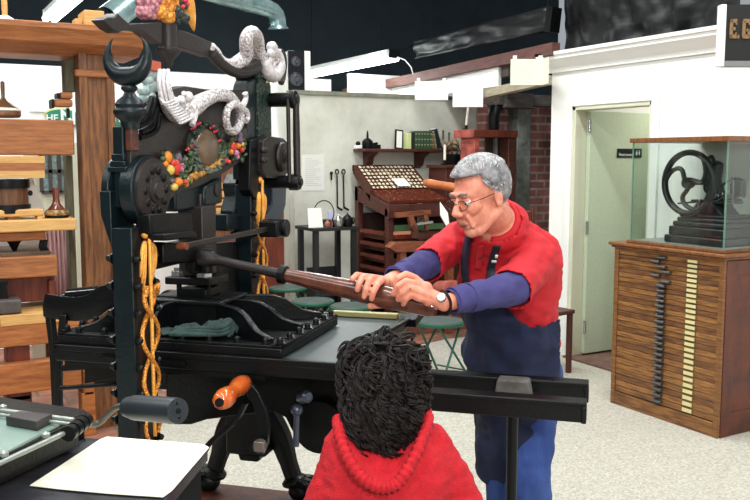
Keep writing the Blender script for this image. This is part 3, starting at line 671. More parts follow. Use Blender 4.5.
MB().tube(S, lerpl([px2m(188, 5, 0, r) for r in (8, 7, 5, .6)], len(S)), 12).build('gilded_horn', M_gold, press)
M_leafd = mat('dark_painted_leaf', (54, 62, 56), .5, 0, (30, 34, 32), 20, bump=.4)
M_leafg = mat('green_painted_leaf', (92, 112, 74), .5, 0, (46, 62, 46), 20, bump=.3)
M_rose = mat('rose_paint', (200, 54, 74), .45)
rnd = random.Random(3)
lumps('painted_foliage', [(180+rnd.uniform(-5, 7), 8+rnd.uniform(-16, 14), rnd.uniform(2, 4)) for _ in range(26)], M_leafd, press, .03)
for _ in range(9): lumps('painted_flower', [(182+rnd.uniform(-5, 6), 4+rnd.uniform(-10, 10), rnd.uniform(1.2, 2))], M_rose, press, .06)
# ---------------------------------------------------------------- medallion, wreath and fruit on the main beam
def leafmesh(b, p, d, L, w, up_=(1, 0, 0)):
    d = Vector(d).normalized(); u = Vector(up_); s = d.cross(u).normalized()
    pts = [p, p+d*L*.3+s*w*.5, p+d*L*.65+s*w*.45, p+d*L, p+d*L*.65-s*w*.45, p+d*L*.3-s*w*.5]
    b.add([q+u*.002 for q in pts]+[q-u*.004 for q in pts]+[p+d*L*.5+u*.008], [(0, 1, 12), (1, 2, 12), (2, 3, 12), (3, 4, 12), (4, 5, 12), (5, 0, 12)]+[(i, 6+i, 6+(i+1) % 6, (i+1) % 6) for i in range(6)]+[(6, 11, 10, 9, 8, 7)])
mc = T(205, 148, 'x', .02); ry = abs(T(205, 130, 'x', .02).z-T(205, 166, 'x', .02).z)/2; rx = abs(T(194, 148, 'x', .02).y-T(216, 148, 'x', .02).y)/2
med = MB().sph(mc, (.03, rx*1.12, ry*1.1), n=28, m=16).build('medallion', mat('bronze_brown_gloss', (120, 98, 76), .3, .2, (86, 68, 56), 12), press)
wr_ = MB()
for i in range(150):
    t = 2*math.pi*i/150; k = 1.22+.2*rnd.random()
    p = mc+V(-.005+.015*rnd.random(), rx*k*math.cos(t), ry*k*math.sin(t)*.98)
    leafmesh(wr_, p, (.15*rnd.random(), -math.sin(t)*rx+math.cos(t)*.03*rnd.uniform(-1, 1.5), math.cos(t)*ry+math.sin(t)*.03*rnd.uniform(-1, 1.5)), .026, .011)
w1 = wr_.build('wreath', mat('grey_green_leaf', (96, 108, 92), .5, 0, (44, 52, 48), 40), press); w1['kind'] = 'stuff'
wr2 = MB().tube([mc+V(-.006, rx*1.28*math.cos(t), ry*1.28*math.sin(t)) for t in [2*math.pi*i/40 for i in range(40)]], .014, 8, closed=True).build('wreath_ring', M_leafd, press)
for x, y in ((190, 147), (188, 149), (219, 141), (193, 128), (198, 124), (212, 127), (216, 131)): lumps('ribbon_knot', [(x, y, 1.6), (x+2, y-1, 1.4), (x-2, y+1, 1.2)], M_rose, press, .035)
fl_ = MB()
def fol(b, x, y, sx, sy, n, L=.03):
    for _ in range(n):
        p = T(x+rnd.uniform(-sx, sx), y+rnd.uniform(-sy, sy), 'x', .02+.012*rnd.random()); a_ = rnd.uniform(0, 6.28); leafmesh(b, p, (.2*rnd.random(), math.cos(a_), math.sin(a_)), L, L*.35)
fol(fl_, 196, 158, 9, 9, 40); fol(fl_, 224, 152, 7, 6, 26); fol(fl_, 174, 168, 10, 14, 60, .022); fol(fl_, 238, 148, 8, 10, 26, .02); fol(fl_, 180, 165, 6, 9, 22); fol(fl_, 186, 176, 5, 6, 14); fol(fl_, 232, 146, 5, 6, 12)
g1_ = fl_.build('garland_leaves', M_leafg, press); g1_['kind'] = 'stuff'
M_or = mat('orange_fruit', (226, 132, 44), .35); M_rf = mat('red_fruit', (208, 60, 44), .35); M_ye = mat('yellow_fruit', (222, 190, 90), .35); M_pu = mat('purple_fruit', (110, 84, 110), .4); M_pk = mat('pink_flower', (226, 150, 176), .45, 0, (150, 80, 130), 60); M_gd = mat('garland_gold', (206, 152, 66), .4, .2, (150, 100, 40), 60); M_dkb = mat('dark_garland_back', (60, 58, 50), .6, 0, (40, 40, 36), 20)
horn = smooth([T(x, y, 'x', .012) for x, y in ((161, 152), (166, 160), (172, 172), (177, 186))], 4)
MB().tube(horn, lerpl([px2m(165, 160, 0, r) for r in (3, 7, 9, 5)], len(horn)), 10, flat=(.4, 1), nrm=(1, 0, 0)).tube(smooth([T(x, y, 'x', .01) for x, y in ((246, 134), (238, 148), (230, 158))], 4), .03, 8, flat=(.35, 1), nrm=(1, 0, 0)).build('garland_back', M_dkb, press)
for x, y, r, a_, m in ((168, 157, 4.2, 1.4, M_or), (176, 167, 4.6, 1.7, M_rf), (173, 163, 4, 1, M_rf), (170, 170, 4.5, 1.2, M_ye), (178, 182, 4.6, 1, M_or), (174, 187, 4, 1, M_ye), (165, 164, 3.4, 1, M_or), (163, 159, 3, 1, M_leafg), (178, 158, 4, 1.2, M_pu), (185, 182, 2.5, 1, M_rf), (181, 169, 3, 1, M_pk), (182, 165, 2.4, 1, M_pk), (172, 181, 2.8, 1, M_pu), (183, 161, 3, 1, M_leafg), (226, 161, 2.6, 1, M_rf), (229, 162, 2.2, 1, M_rf), (233, 147, 3.4, 1.5, M_rf), (236, 153, 3.2, 1, M_pk), (238, 146, 3, 1, M_or), (240, 140, 3.2, 1.3, M_pu), (237, 157, 2.6, 1, M_pk), (242, 150, 2.6, 1, M_rf), (231, 152, 2.6, 1, M_or), (242, 144, 2.4, 1, M_ye), (240, 135, 2.4, 1.4, M_pu)):
    q = px2m(x, y, .03, r); MB().sph(T(x, y, 'x', .035), (q, q*1.2, q*a_), n=12, m=8).build('painted_fruit', m, press)
rp = smooth([T(x, y, 'x', .03) for x, y in ((184, 184), (192, 177), (203, 172), (214, 166), (222, 161))], 6)
gg = MB()
for i, p in enumerate(rp): gg.sph(p+V(0, .006*math.sin(i*2), .005*math.cos(i*2.3)), .011, n=8, m=6)
gg.build('garland_rope', M_gd, press)
# ---------------------------------------------------------------- gilded caduceus on each column
def caduceus(col, cv, z0, z1, zw):
    root = MB(); u = .042
    root.cyl((u+.012, cv, z0), (u+.012, cv, z1), .0058, n=10); root.sph((u, cv, z1), .014)
    rod = root.build('caduceus_rod', M_gold, col)
    H = zw-.078
    for s in (-1, 1):
        P = []; rr = []; n = 70; L = H-z0
        for i in range(n+1):
            t = i/n; z = H-t*L; amp = .046*(1-.2*t)*min(1, t*5+.35)
            ph = t*math.pi*3.3+.33*math.pi
            P.append((u+.006+s*.009*math.cos(ph), cv+s*amp*math.sin(ph), z)); rr.append(.0075-.0015*t)
        P = [(u+.012, cv+s*.034, H-.03), (u+.014, cv+s*.03, H-.005)]+P[2:]; rr = [.008, .013]+rr[2:]
        MB().tube(smooth(P, 1), rr, 10).build('gilded_snake', M_goldsc, col, sharp=80)
        wv = MB()
        for k in range(3):
            o_ = cv+s*(.018+.0085*k); hh = .12-.02*k
            wv.tube(smooth([(u, o_*.3+cv*.7, zw+.05), (u+.008, o_, zw+.03), (u+.006, o_+s*.004, zw+.03-hh*.6), (u, o_+s*.002, zw+.03-hh)], 4), lerpl([.004, .0055, .0055, .002], 13), 6)
        wv.build('gilded_wing', M_gold, col)
caduceus(colN, NV, T(150, 436, 'x', .04).z, T(148, 234, 'x', .04).z, T(148, 258, 'x', .04).z)
caduceus(colF, FV, .9, T(259, 180, 'x', .04).z, T(259, 205, 'x', .04).z)
# ---------------------------------------------------------------- the bar with its wooden grip
bA = PF.l(at_d(207, 258, 2.80)); bB = PF.l(at_d(437, 308, 2.55))
bd = (bB-bA).normalized(); bL = (bB-bA).length
prof = [(.002, -.045), (.022, -.036), (.032, -.015), (.032, .008), (.02, .03), (.015, .05), (.016, .25), (.017, .27)]
MB().lathe(prof, bA, bd, 18).build('pull_bar', M_brownblack, press, sharp=50)
MB().lathe([(.02, .262), (.03, .266), (.03, .285), (.024, .29)], bA, bd, 20).build('bar_collar', M_iron, press)
gp = MB().lathe([(.021, .285), (.024, .34), (.029, .45), (.034, .55), (.036, .62), (.034, .68), (.032, bL-.02), (.026, bL-.003), (.004, bL)], bA, bd, 24)
gp.build('wooden_grip', mat('dark_polished_wood', (110, 60, 42), .3, 0, (58, 32, 26), 10, (2, 2, 2), coat=.4), press, sharp=50)
MB().bar(bA+V(-.03, -.0, -.03), PF.l(at_d(190, 262, 2.85)), .04, .05).cyl(bA-V(0, 0, .05), bA-V(0, 0, -.03), .02).bar(bA-V(0,0,.02), (cu, cv, bA.z-.03), .04, .03).build('bar_socket', M_iron, press, bevel=.004)
# ---------------------------------------------------------------- rounce crank with turned orange handle
M_amber = mat('amber_wood', (206, 100, 38), .22, 0, (180, 76, 26), 14, coat=.6)
ch = MB().prism(TP([(236, 378), (246, 379), (258, 392), (266, 410), (269, 428), (267, 444), (262, 456), (252, 452), (247, 448), (256, 438), (257, 420), (252, 404), (244, 392), (236, 386)], 'y', -.38), (0, .02, 0))
crk = ch.build('rounce_crank', M_iron, press, bevel=.003)
h0 = T(246, 381, 'y', -.40); h1 = PF.l(at_d(220, 402, 2.25)); hd_ = (h1-h0); hL = hd_.length; hd_.normalize()
MB().lathe([(.012, 0), (.020, .01), (.027, hL*.18), (.028, hL*.3), (.021, hL*.5), (.021, hL*.58), (.028, hL*.75), (.029, hL*.86), (.024, hL*.96), (.012, hL)], h0, hd_, 22).lathe([(.011, hL), (.011, hL+.006), (.002, hL+.007)], h0, hd_, 14).build('turned_handle', M_amber, press, sharp=60)
MB().lathe([(.012, 0), (.012, .008), (.002, .009)], h0+hd_*(hL+.001), hd_, 14).build('handle_cap', M_iron, press)
MB().cyl(T(260, 446, 'y', -.40), T(260, 446, 'y', -.1), .022).build('crank_shaft', M_iron, press)
MB().box(T(260, 446, 'y', -.405)-V(.016, .012, .016), T(260, 446, 'y', -.405)+V(.016, .008, .016)).build('square_nut', mat('worn_steel', (130, 116, 108), .35, .6), press, bevel=.003)
MB().tube(smooth([T(246, 402, 'y', -.36), T(236, 420, 'y', -.36), T(220, 434, 'y', -.36), T(209, 444, 'y', -.36), T(203, 455, 'y', -.36)], 4), .009, 8, flat=(1, 2)).build('belt', M_iron, press)
s_ = MB(); s_.cyl(T(297, 412, 'y', -.25), T(296, 446, 'y', -.25), .010).sph(T(297, 410, 'y', -.25), .02).lathe([(.016, 0), (.02, .01), (.02, .04), (.012, .05)], T(300, 398, 'y', -.25), (.8, -.5, .3), 14).build('clamp_screw', mat('blued_screw', (72, 78, 92), .3, .5), press)
# ---------------------------------------------------------------- left side: roller bracket on a curved arm with its leg
vb = -.1
st_ = smooth([T(118, 296, 'y', vb), T(104, 298, 'y', vb), T(92, 306, 'y', vb), T(78, 309, 'y', vb), T(60, 308, 'y', vb), T(44, 305, 'y', vb)], 4)
MB().tube(st_, .045, 4, flat=(1, .25), nrm=(0, 0, 1)).build('curved_side_arm', M_iron, press, bevel=.003)
MB().bar(T(118, 300, 'y', vb), T(118, 300, 'y', vb)+V(.4, 0, 0), .03, .05).build('side_arm_brace', M_iron, press)
MB().prism(TP([(44, 312), (50, 312), (54, 350), (60, 420), (52, 420), (49, 350)], 'y', vb), (0, .03, 0)).prism(TP([(59, 315), (66, 315), (60, 360), (60, 420), (53, 420), (55, 360)], 'y', vb-.02), (0, .02, 0)).build('side_arm_leg', M_iron, press, bevel=.003)
lgx = T(56, 420, 'y', vb); MB().box((lgx.x-.018, vb-.01, 0), (lgx.x+.018, vb+.03, lgx.z+.01)).build('side_arm_foot', M_iron, press, bevel=.003)
ra = T(70, 296, 'y', vb+.05); rb = T(112, 292, 'y', vb+.05)
MB().cyl(ra, rb, .028, n=24).cyl(ra-(rb-ra).normalized()*.03, ra, .012).build('side_roller', M_glassd, press)
MB().prism(TP([(96, 300), (106, 288), (118, 284), (118, 302)], 'y', vb-.03), (0, .02, 0)).build('arm_bracket', M_iron, press)
MB().prism(TP([(60, 366), (78, 362), (118, 362), (118, 378), (84, 384), (84, 370), (60, 372)], 'y', -.2), (0, .12, 0)).cyl(T(60, 388, 'y', -.2), T(118, 384, 'y', -.2), .008).build('side_latch', M_iron, press, bevel=.004)
# green rag on the platen
def rag():
    vs = []; fs = []; nx, ny = 30, 18
    for j in range(ny+1):
        for i in range(nx+1):
            s = i/nx; t = j/ny; x = -.05+s*.27; y = -.315+t*.09+.02*s
            z = pz+.016+.022*abs(noise.noise(V(s*5, t*3, 1)))*2*min(1, s*2.2)+.012*abs(noise.noise(V(s*14, t*9, 4)))+ (.035*math.exp(-((s-.78)/.13)**2)*(.5+.5*t))
            vs.append(V(x, y+.008*noise.noise(V(s*9, t*9, 7)), z))
    for j in range(ny):
        for i in range(nx): a = j*(nx+1)+i; fs.append((a, a+1, a+nx+2, a+nx+1))
    m = MB().add(vs, fs)
    for k in range(3): m.tube(smooth([(.03+.0*k, -.322+.012*k, pz+.022), (.1, -.325+.012*k, pz+.026+.006*k), (.19, -.31, pz+.028+.01*k), (.215, -.29, pz+.035+.012*k), (.2, -.25, pz+.04+.01*k)], 5), .008, 8)
    m.v = [PF.w(v) for v in m.v]
    o = m.build('cleaning_rag', mat('green_rag', (54, 78, 72), .9, 0, (36, 54, 52), 12, bump=.5, bsc=120), sharp=80, normals=False); s = o.modifiers.new('t', 'SOLIDIFY'); s.thickness = .004
    tag(o, 'crumpled dark green rag lying on the iron platen', 'cloth')
rag()
# ================================================================= WOODEN COMMON PRESS, left
YW = 5.1
wp = thing('wooden_press', 'tall oak common press with heavy cap beam at the left', 'printing press', (WF.t(40, 300, 'y', YW).x, YW, 0))
def WB(x0, y0, x1, y1, d=.2, yf=0.0, m=None, name='timber', bev=.008, par=wp, extra=None):
    """timber whose front face spans the pixel box on plane YW+yf, d deep"""
    a = WF.t(x0, y0, 'y', YW+yf); b = WF.t(x1, y1, 'y', YW+yf)
    mb = MB().box((a.x, YW+yf, b.z), (b.x, YW+yf+d, a.z))
    if extra: extra(mb)
    return mb.build(name, m or M_woodH, par, world=True, bevel=bev)
XL = -40
# post: framed with a recessed panel
a = WF.t(81, 150, 'y', YW); b = WF.t(116, 150, 'y', YW); zt_ = WF.t(95, 44, 'y', YW).z; zb_ = WF.t(95, 300, 'y', YW).z
ps = MB(); ps.box((a.x, YW, .0), (b.x, YW+.13, zt_)); ps.build('post', M_woodV, wp, world=True, bevel=.006)
for x0, x1 in ((a.x, a.x+.045), (b.x-.045, b.x)): MB().box((x0, YW-.02, zb_), (x1, YW, zt_)).build('post_moulding', M_woodV, wp, world=True, bevel=.004)
WB(75, 69, 116, 78, .03, -.03, name='post_collar')
a = WF.t(113, 300, 'y', YW)
ck = MB().prism([WF.t(x, y, 'y', YW+.05) for x, y in ((112, 200), (118, 214), (126, 232), (128, 250), (130, 300), (112, 300))], (0, .08, 0)).build('cheek', M_woodV, wp, world=True)
# cap beam with stepped cornice
cp = MB(); za = WF.t(40, 22, 'y', YW-.12).z; zb = WF.t(40, 52, 'y', YW).z; xr = WF.t(103, 22, 'y', YW-.12).x; xr2 = WF.t(128, 40, 'y', YW).x; xl = WF.t(XL, 40, 'y', YW).x
zm = WF.t(40, 39, 'y', YW-.14).z
cp.prism([(xl, YW-.0, zb), (xl, YW-.03, zb+.012), (xl, YW-.12, zm-.01), (xl, YW-.13, zm+.02), (xl, YW-.16, za-.03), (xl, YW-.16, za), (xl, YW+.42, za), (xl, YW+.42, za-.03), (xl, YW+.36, zb)], (xr2+.06-xl, 0, 0))
cp.build('cap_beam', M_woodH, wp, world=True, bevel=.005)
WB(XL, 50, 74, 53, .3, .02, M_woodH, 'cap_soffit')
M_greypost = mat('grey_green_post', (128, 128, 104), .7, 0, (96, 92, 76), 6, (8, 8, 1))
WB(64, 52, 76, 92, .12, .22, M_greypost, 'rear_post'); WB(66, 155, 78, 300, .12, .22, M_greypost, 'rear_post')
# head beam and its laminated nut
WB(XL, 118, 75, 155, .22, .0, M_woodH, 'head_beam')
for i, (y0, y1, m) in enumerate(((156, 163, M_pine), (163, 171, M_woodH), (171, 178, M_pine))): WB(XL, y0, 45, y1, .16, .0, m, 'nut_layer', .002)
# screw drum
dc = WF.t(6, 180, 'y', YW+.1); dz = WF.t(6, 212, 'y', YW+.1).z; rr_ = WF.t(30, 200, 'y', YW+.1).x-dc.x
MB().lathe([(rr_*.97, 0), (rr_, .01), (rr_, .04), (rr_*.93, .045), (rr_*.93, dc.z-dz-.045), (rr_, dc.z-dz-.04), (rr_, dc.z-dz)], (dc.x, YW+.1, dz), (0, 0, 1), 32).build('screw_drum', mat('dark_stave_wood', (120, 74, 40), .5, 0, (72, 50, 34), 6, (8, 8, 1)), wp, world=True)
for z in (dz+.02, dc.z-.02): MB().lathe([(rr_*1.02, -.024), (rr_*1.03, 0), (rr_*1.02, .024)], (dc.x, YW+.1, z), (0, 0, 1), 32).build('drum_band', M_iron, wp, world=True)
MB().lathe([(.01, 0), (.016, .012)], WF.t(29, 193, 'y', YW+.0), (.4, -.9, 0), 12).build('band_bolt', M_iron, wp, world=True)
# hose frame around the screw
WB(XL, 211, 44, 216, .1, -.02, M_pine, 'hose_rail'); WB(37, 216, 44, 223, .1, -.02, M_pine, 'hose_upright'); WB(7, 216, 21, 223, .1, .0, M_woodH, 'hose_block')
WB(XL, 222, 77, 230, .3, -.05, M_pine, 'shelf_board')
WB(-10, 233, 46, 240, .16, .02, M_woodH, 'till_board')
sp_ = WF.t(14, 241, 'y', YW+.1); MB().lathe([(.004, 0), (.012, .02), (.03, .06), (.06, .1), (.07, .12), (.06, .15)], (sp_.x, sp_.y, WF.t(14, 254, 'y', YW+.1).z), (0, 0, 1), 20).build('spindle_point', M_iron, wp, world=True)
for x in (42, 46):
    S = smooth([WF.t(x, 240, 'y', YW+.06), WF.t(x-1, 247, 'y', YW+.05), WF.t(x+2, 253, 'y', YW+.06), WF.t(x, 258, 'y', YW+.06)], 4); MB().tube(S, .012, 8).build('platen_hook', M_iron, wp, world=True)
WB(XL, 255, 50, 259, .4, .03, mat('brownish_slab', (120, 92, 70), .5, 0, (90, 70, 56), 8), 'platen_top', .004)
WB(XL, 260, 58, 276, .45, -.03, M_woodH, 'wooden_platen')
WB(XL, 277, 56, 300, .3, .08, M_redwood, 'coffin')
WB(48, 280, 58, 318, .1, .04, M_redwood, 'coffin_leg')
WB(XL, 304, 22, 313, .3, -.1, mat('worn_grey_slab', (98, 88, 86), .5, 0, (70, 62, 60), 8), 'ink_slab')
a = WF.t(-60, 327, 'y', YW-.12); b = WF.t(84, 318, 'y', YW-.12)
WB(XL, 320, 85, 340, .2, -.12, M_woodL, 'carriage_rail', .006); WB(0, 316.5, 84, 319.7, .42, -.125, M_pine, 'carriage_top', .004)
WB(6, 340, 32, 400, .16, -.08, M_redwood, 'leg'); lgx = WF.t(6, 400, 'y', YW-.08); lgb = WF.t(32, 400, 'y', YW-.08)
MB().box((lgx.x, YW-.08, 0), (lgb.x, YW+.08, lgx.z+.01)).build('leg', M_redwood, wp, world=True)
WB(XL, 370, 82, 386, .1, -.14, M_woodL, 'stretcher', .006)
WB(82, 352, 95, 395, .12, -.12, M_woodL, 'front_leg'); a = WF.t(82, 395, 'y', YW-.12); b = WF.t(95, 395, 'y', YW-.12)
MB().box((a.x, YW-.12, 0), (b.x, YW, a.z+.01)).build('front_leg', M_woodL, wp, world=True)
WB(72, 300, 84, 370, .12, .15, M_redwood, 'inner_leg'); WB(94, 380, 130, 402, .12, .1, M_redwood, 'lower_board')
WB(97, 300, 128, 360, .12, .1, M_woodH, 'lower_cheek')
WB(54, 99, 73, 107, .1, -.02, M_woodH, 'peg_rail'); WB(52, 99, 54.5, 108, .12, -.03, M_iron, 'peg_rail_cap', .002); WB(60, 92, 73, 99, .1, .0, M_woodH, 'peg_rail'); WB(57, 93, 61, 98, .1, .0, M_iron, 'peg_rail_cap', .002)
WB(67, 108, 70, 118, .04, .02, M_iron, 'peg', .002)
# things on and around it
def ball(pxc, ytop, ybase, rpx, yv, label, m1, m2, band, hpx=1.6):
    c = WF.t(pxc, ybase, 'y', yv); D = (c-CP).dot(fh); r = rpx*D/F; h = (WF.t(pxc, ytop, 'y', yv).z-c.z)
    t = thing('ink_ball', label, 'ink ball', c)
    if hpx > 3:
        MB().lathe([(r*.8, 0), (r, h*.1), (r*1.0, h*.24), (r*.8, h*.36)], (0, 0, 0), n=24).build('leather_pad', m1, t); MB().lathe([(r*.8, h*.35), (r*.5, h*.46), (r*.34, h*.56), (r*.27, h*.7), (r*.34, h*.9), (r*.28, h), (.001, h)], (0, 0, 0), n=18).build('neck', m2, t); MB().lathe([(r*1.0, h*.2), (r*1.03, h*.26), (r*.85, h*.36)], (0, 0, 0), n=24).build('band', band, t); return t
    MB().lathe([(r*.9, 0), (r, h*.06), (r, h*.16), (r*.85, h*.27)], (0, 0, 0), n=24).build('leather_pad', m1, t)
    MB().lathe([(r*.85, h*.25), (r*.5, h*.38), (r*.24, h*.45), (hpx*D/F, h*.55), (hpx*D/F*1.25, h*.8), (hpx*D/F*1.2, h*.97), (.001, h)], (0, 0, 0), n=18).build('handle', m2, t)
    if band: MB().lathe([(r*.93, h*.15), (r*1.03, h*.19), (r*.9, h*.25)], (0, 0, 0), n=24).build('band', band, t)
    return t
ball(4, 81, 117.5, 16, YW+.1, 'wide leather ink ball with tall stick handle on the oak head beam', mat('brown_leather', (150, 96, 60), .5, 0, (100, 64, 42), 9), mat('dark_turned', (104, 72, 44), .4), M_paper)
ball(57, 188, 221.5, 11.5, YW+.06, 'dark gourd-shaped ink ball with red-brown neck on the pale shelf board', M_iron, mat('red_brown_gloss', (110, 54, 38), .25, coat=.5), mat('ochre_glaze', (190, 146, 84), .4, 0, (60, 46, 34), 50), 4.0)
c = WF.t(5, 20.5, 'y', YW+.05); t = thing('ink_ball', 'white domed ink ball with thin handle on top of the oak cap beam', 'ink ball', (c.x, c.y, za))
MB().lathe([(.05, 0), (.055, .01), (.045, .03), (.02, .045), (.001, .05)], (0, 0, 0)).build('pad', M_white, t); MB().lathe([(.014, .04), (.016, .1), (.013, .2), (.001, .21)], (0, 0, 0)).build('handle', M_pine, t)
x0 = WF.t(84, 24, 'y', YW); x1 = WF.t(104, 24, 'y', YW)
tag(MB().box((x0.x, YW-.02, za+.001), (x1.x, YW+.18, WF.t(90, 10.5, 'y', YW).z)).build('wooden_block', M_pine, bevel=.006), 'square pale wooden block on top of the oak cap beam', 'block')
x0 = WF.t(76, 24, 'y', YW); x1 = WF.t(83, 24, 'y', YW)
tag(MB().box((x0.x, YW+.02, za+.001), (x1.x, YW+.12, WF.t(80, 18, 'y', YW).z)).build('wooden_block', M_pine, bevel=.004), 'low small wooden block left of the larger block on the cap', 'block')
bc = WF.t(3, 312, 'y', YW-.02); zz = WF.t(3, 304, 'y', YW-.1).z
bx_ = thing('ink_tin', 'black rectangular tin standing on the grey slab at the left edge', 'tin', (bc.x, YW, zz))
MB().box((-.05, -.04, 0), (.03, .04, .12)).build('tin_body', M_glassd, bx_, bevel=.006); MB().box((-.053, -.043, .1), (.033, .043, .125)).build('lid', M_iron, bx_, bevel=.004)
# leaded window, white sheet, curtain behind the press
YG = 6.2
lw = MB(); a = WF.t(40, 150, 'y', YG); b = WF.t(69, 192, 'y', YG)
gl = MB().box((a.x, YG, b.z), (b.x, YG+.01, a.z)).build('window_1', mat('textured_glass', (150, 172, 170), .3, 0, (90, 110, 112), 60, bump=.6, bsc=60)); struct(gl)
for k in range(4): x = a.x+(b.x-a.x)*k/3*1.0; lw.box((x-.012, YG-.012, b.z), (x+.012, YG, a.z))
for k in range(3): z = b.z+(a.z-b.z)*k/2; lw.box((a.x, YG-.012, z-.012), (b.x, YG, z+.012))
struct(lw.build('window_frame', mat('lead_came', (66, 62, 58), .5)))
struct(MB().box((a.x-.1, YG+.02, 0), (b.x+.1, YG+.06, a.z+.05)).build('wall_window_panel', M_cream))
cu_ = MB(); x0 = WF.t(42, 236, 'y', YG-.2).x; x1 = WF.t(72, 236, 'y', YG-.2).x; ztp = WF.t(50, 226, 'y', YG-.2).z; zbt = WF.t(50, 318, 'y', YG-.2).z
n = 40; P = [(x0+(x1-x0)*i/n, YG-.2+.014*math.sin(i*1.1)+.006*math.sin(i*2.7)) for i in range(n+1)]
cu_.add([V(x, y, z) for z in (zbt-.3, ztp) for x, y in P], [(i, i+1, n+2+i, n+1+i) for i in range(n)])
o = cu_.build('curtain', mat('mauve_cloth', (168, 128, 124), .85, 0, (140, 104, 104), 8, (8, 8, 1)), sharp=80, normals=False); s = o.modifiers.new('t', 'SOLIDIFY'); s.thickness = .008
tag(o, 'mauve curtain hanging behind the wooden press', 'curtain')
ws = MB().prism([WF.t(x, y, 'y', YW+.5) for x, y in ((28, 178), (33, 178), (45, 210), (45, 254), (-10, 254), (-10, 205), (28, 205))], (0, .02, 0)).build('white_sheet', M_white, wp, world=True)
# green sign with white letters on the white wall
YS = 7.66
a = WF.t(43, 108.5, 'y', YS); b = WF.t(124, 126, 'y', YS)
gs = thing('green_sign', 'green sign with scalloped end and white letters behind the wooden press', 'sign', (a.x, YS, b.z))
H_ = a.z-b.z; W_ = b.x-a.x
pts = [(.05, 0), (W_, 0), (W_, H_*.78), (.28, H_*.78)]+[(.15+.13*math.cos(R(t)), H_*.62+H_*.36*math.sin(R(t))) for t in range(20, 200, 20)]
MB().prism([(x, 0, z) for x, z in pts], (0, .02, 0)).build('sign_board', mat('sign_green', (30, 128, 100), .5), gs, bevel=.004)
MB().prism([(x*1.015-.01, .01, z*1.08) for x, z in pts], (0, .02, 0)).build('sign_border', mat('sign_yellow', (208, 206, 130), .5), gs)
f3 = Frame((a.x, YS, b.z), 0)
for s_, px, py, sz in (('HE', 46, 121, .08), ('NE', 60, 124, .17), ('RE', 113.5, 122, .11)):
    p = WF.t(px, py, 'y', YS-.003); text(s_, sz, M_wt, 'sign_lettering', gs, Matrix.Translation(p) @ Matrix.Rotation(math.pi/2, 4, 'X'), .002, True)
nt_ = MB(); a = WF.t(114, 128, 'y', YS); b = WF.t(123, 144, 'y', YS); tag(MB().box((a.x, YS, b.z), (b.x, YS+.02, a.z)).build('wall_notice', M_white), 'white notice below the right end of the green sign', 'notice')
a = WF.t(29, 95, 'y', 7.69); b = WF.t(53, 112, 'y', 7.69)
tag(MB().box((a.x, 7.685, b.z), (b.x, 7.7, a.z)).build('wall_board', mat('off_white', (236, 238, 234), .6)), 'plain white board on the white wall left of the green sign', 'board')
# ================================================================= SMALL PRESS IN THE LEFT FOREGROUND
ZN = 1.0
P1, P2, P3 = at_z(-40, 404, ZN), at_z(84, 421, ZN), at_z(-10, 473, ZN)
np_ = thing('proof_press', 'low proof press with pale green bed and dark roller handle in left foreground', 'printing press', (P2.x-.3, P2.y-.1, 0), YAW)
def poly_px(pts, z, h, name, m, bev=.003): return MB().prism([at_z(x, y, z) for x, y in pts], (0, 0, h)).build(name, m, np_, world=True, bevel=bev)
M_mint = mat('mint_green_steel', (124, 144, 136), .4, .0, (106, 128, 120), 5)
poly_px([(-50, 405), (0, 408), (84, 421), (88, 424), (-20, 478), (-60, 480)], .965, .03, 'press_bed', M_iron)
poly_px([(-50, 412), (0, 412.5), (66, 421), (58, 427), (-20, 468), (-60, 470)], .996, .006, 'green_bed_plate', M_mint, .001)
def rod(p, q, r, name, m, z=1.01, **k): return MB().cyl(at_z(*p, z), at_z(*q, z), r).build(name, m, np_, world=True)
M_zinc = mat('zinc_bar', (150, 156, 150), .35, .5)
rod((-40, 405), (74, 420), .0055, 'frame_rod', M_zinc); rod((-40, 409.5), (70, 424), .004, 'frame_rod', M_zinc); rod((-10, 468), (84, 424), .0055, 'frame_rod', M_zinc); rod((-10, 463), (70, 425), .004, 'frame_rod', M_iron)
for x, y in ((3, 409), (46, 437), (4, 456)): MB().lathe([(.009, 0), (.009, .008), (.002, .012)], at_z(x, y, 1.012), (0, 0, 1), 12).build('frame_screw', M_zinc, np_, world=True)
hp = [at_z(68, 434, 1.01), at_z(76, 429, 1.01), at_z(85, 421, 1.01)]
hm = MB()
for k in range(4): p = hp[0].lerp(hp[2], k/3.4); q = hp[0].lerp(hp[2], (k+.7)/3.4); hm.cyl(p, q, .017)
hm.build('hinge_barrel', M_iron, np_, world=True)
rpth = smooth([at_z(82, 424, 1.0), at_d(97, 424, 1.93), at_d(106, 416, 1.93), at_d(116, 407.5, 1.92), at_d(131, 404.5, 1.9)], 5)
MB().tube(rpth, .0075, 10).build('handle_rod', mat('dark_bent_rod', (84, 80, 72), .35, .5), np_, world=True)
ha = at_d(128, 407, 1.9); hb = at_d(178, 411, 1.78); hx = (hb-ha); hl = hx.length; hx.normalize(); rr2 = 13.2*1.85/F
M_grip = mat('slate_grip', (32, 39, 45), .45, 0, (27, 33, 38), 30)
MB().lathe([(rr2*.55, -.006), (rr2*.8, 0), (rr2*.84, .006), (rr2*.84, .022), (rr2*.97, .026), (rr2, .035), (rr2, hl-.01), (rr2*.96, hl), (rr2*.5, hl+.001), (rr2*.4, hl-.004), (.001, hl-.004)], ha, hx, 32).build('roller_grip', M_grip, np_, world=True)
MB().lathe([(.006, 0), (.006, .003), (.001, .004)], hb, hx, 12).build('grip_screw', M_iron, np_, world=True)
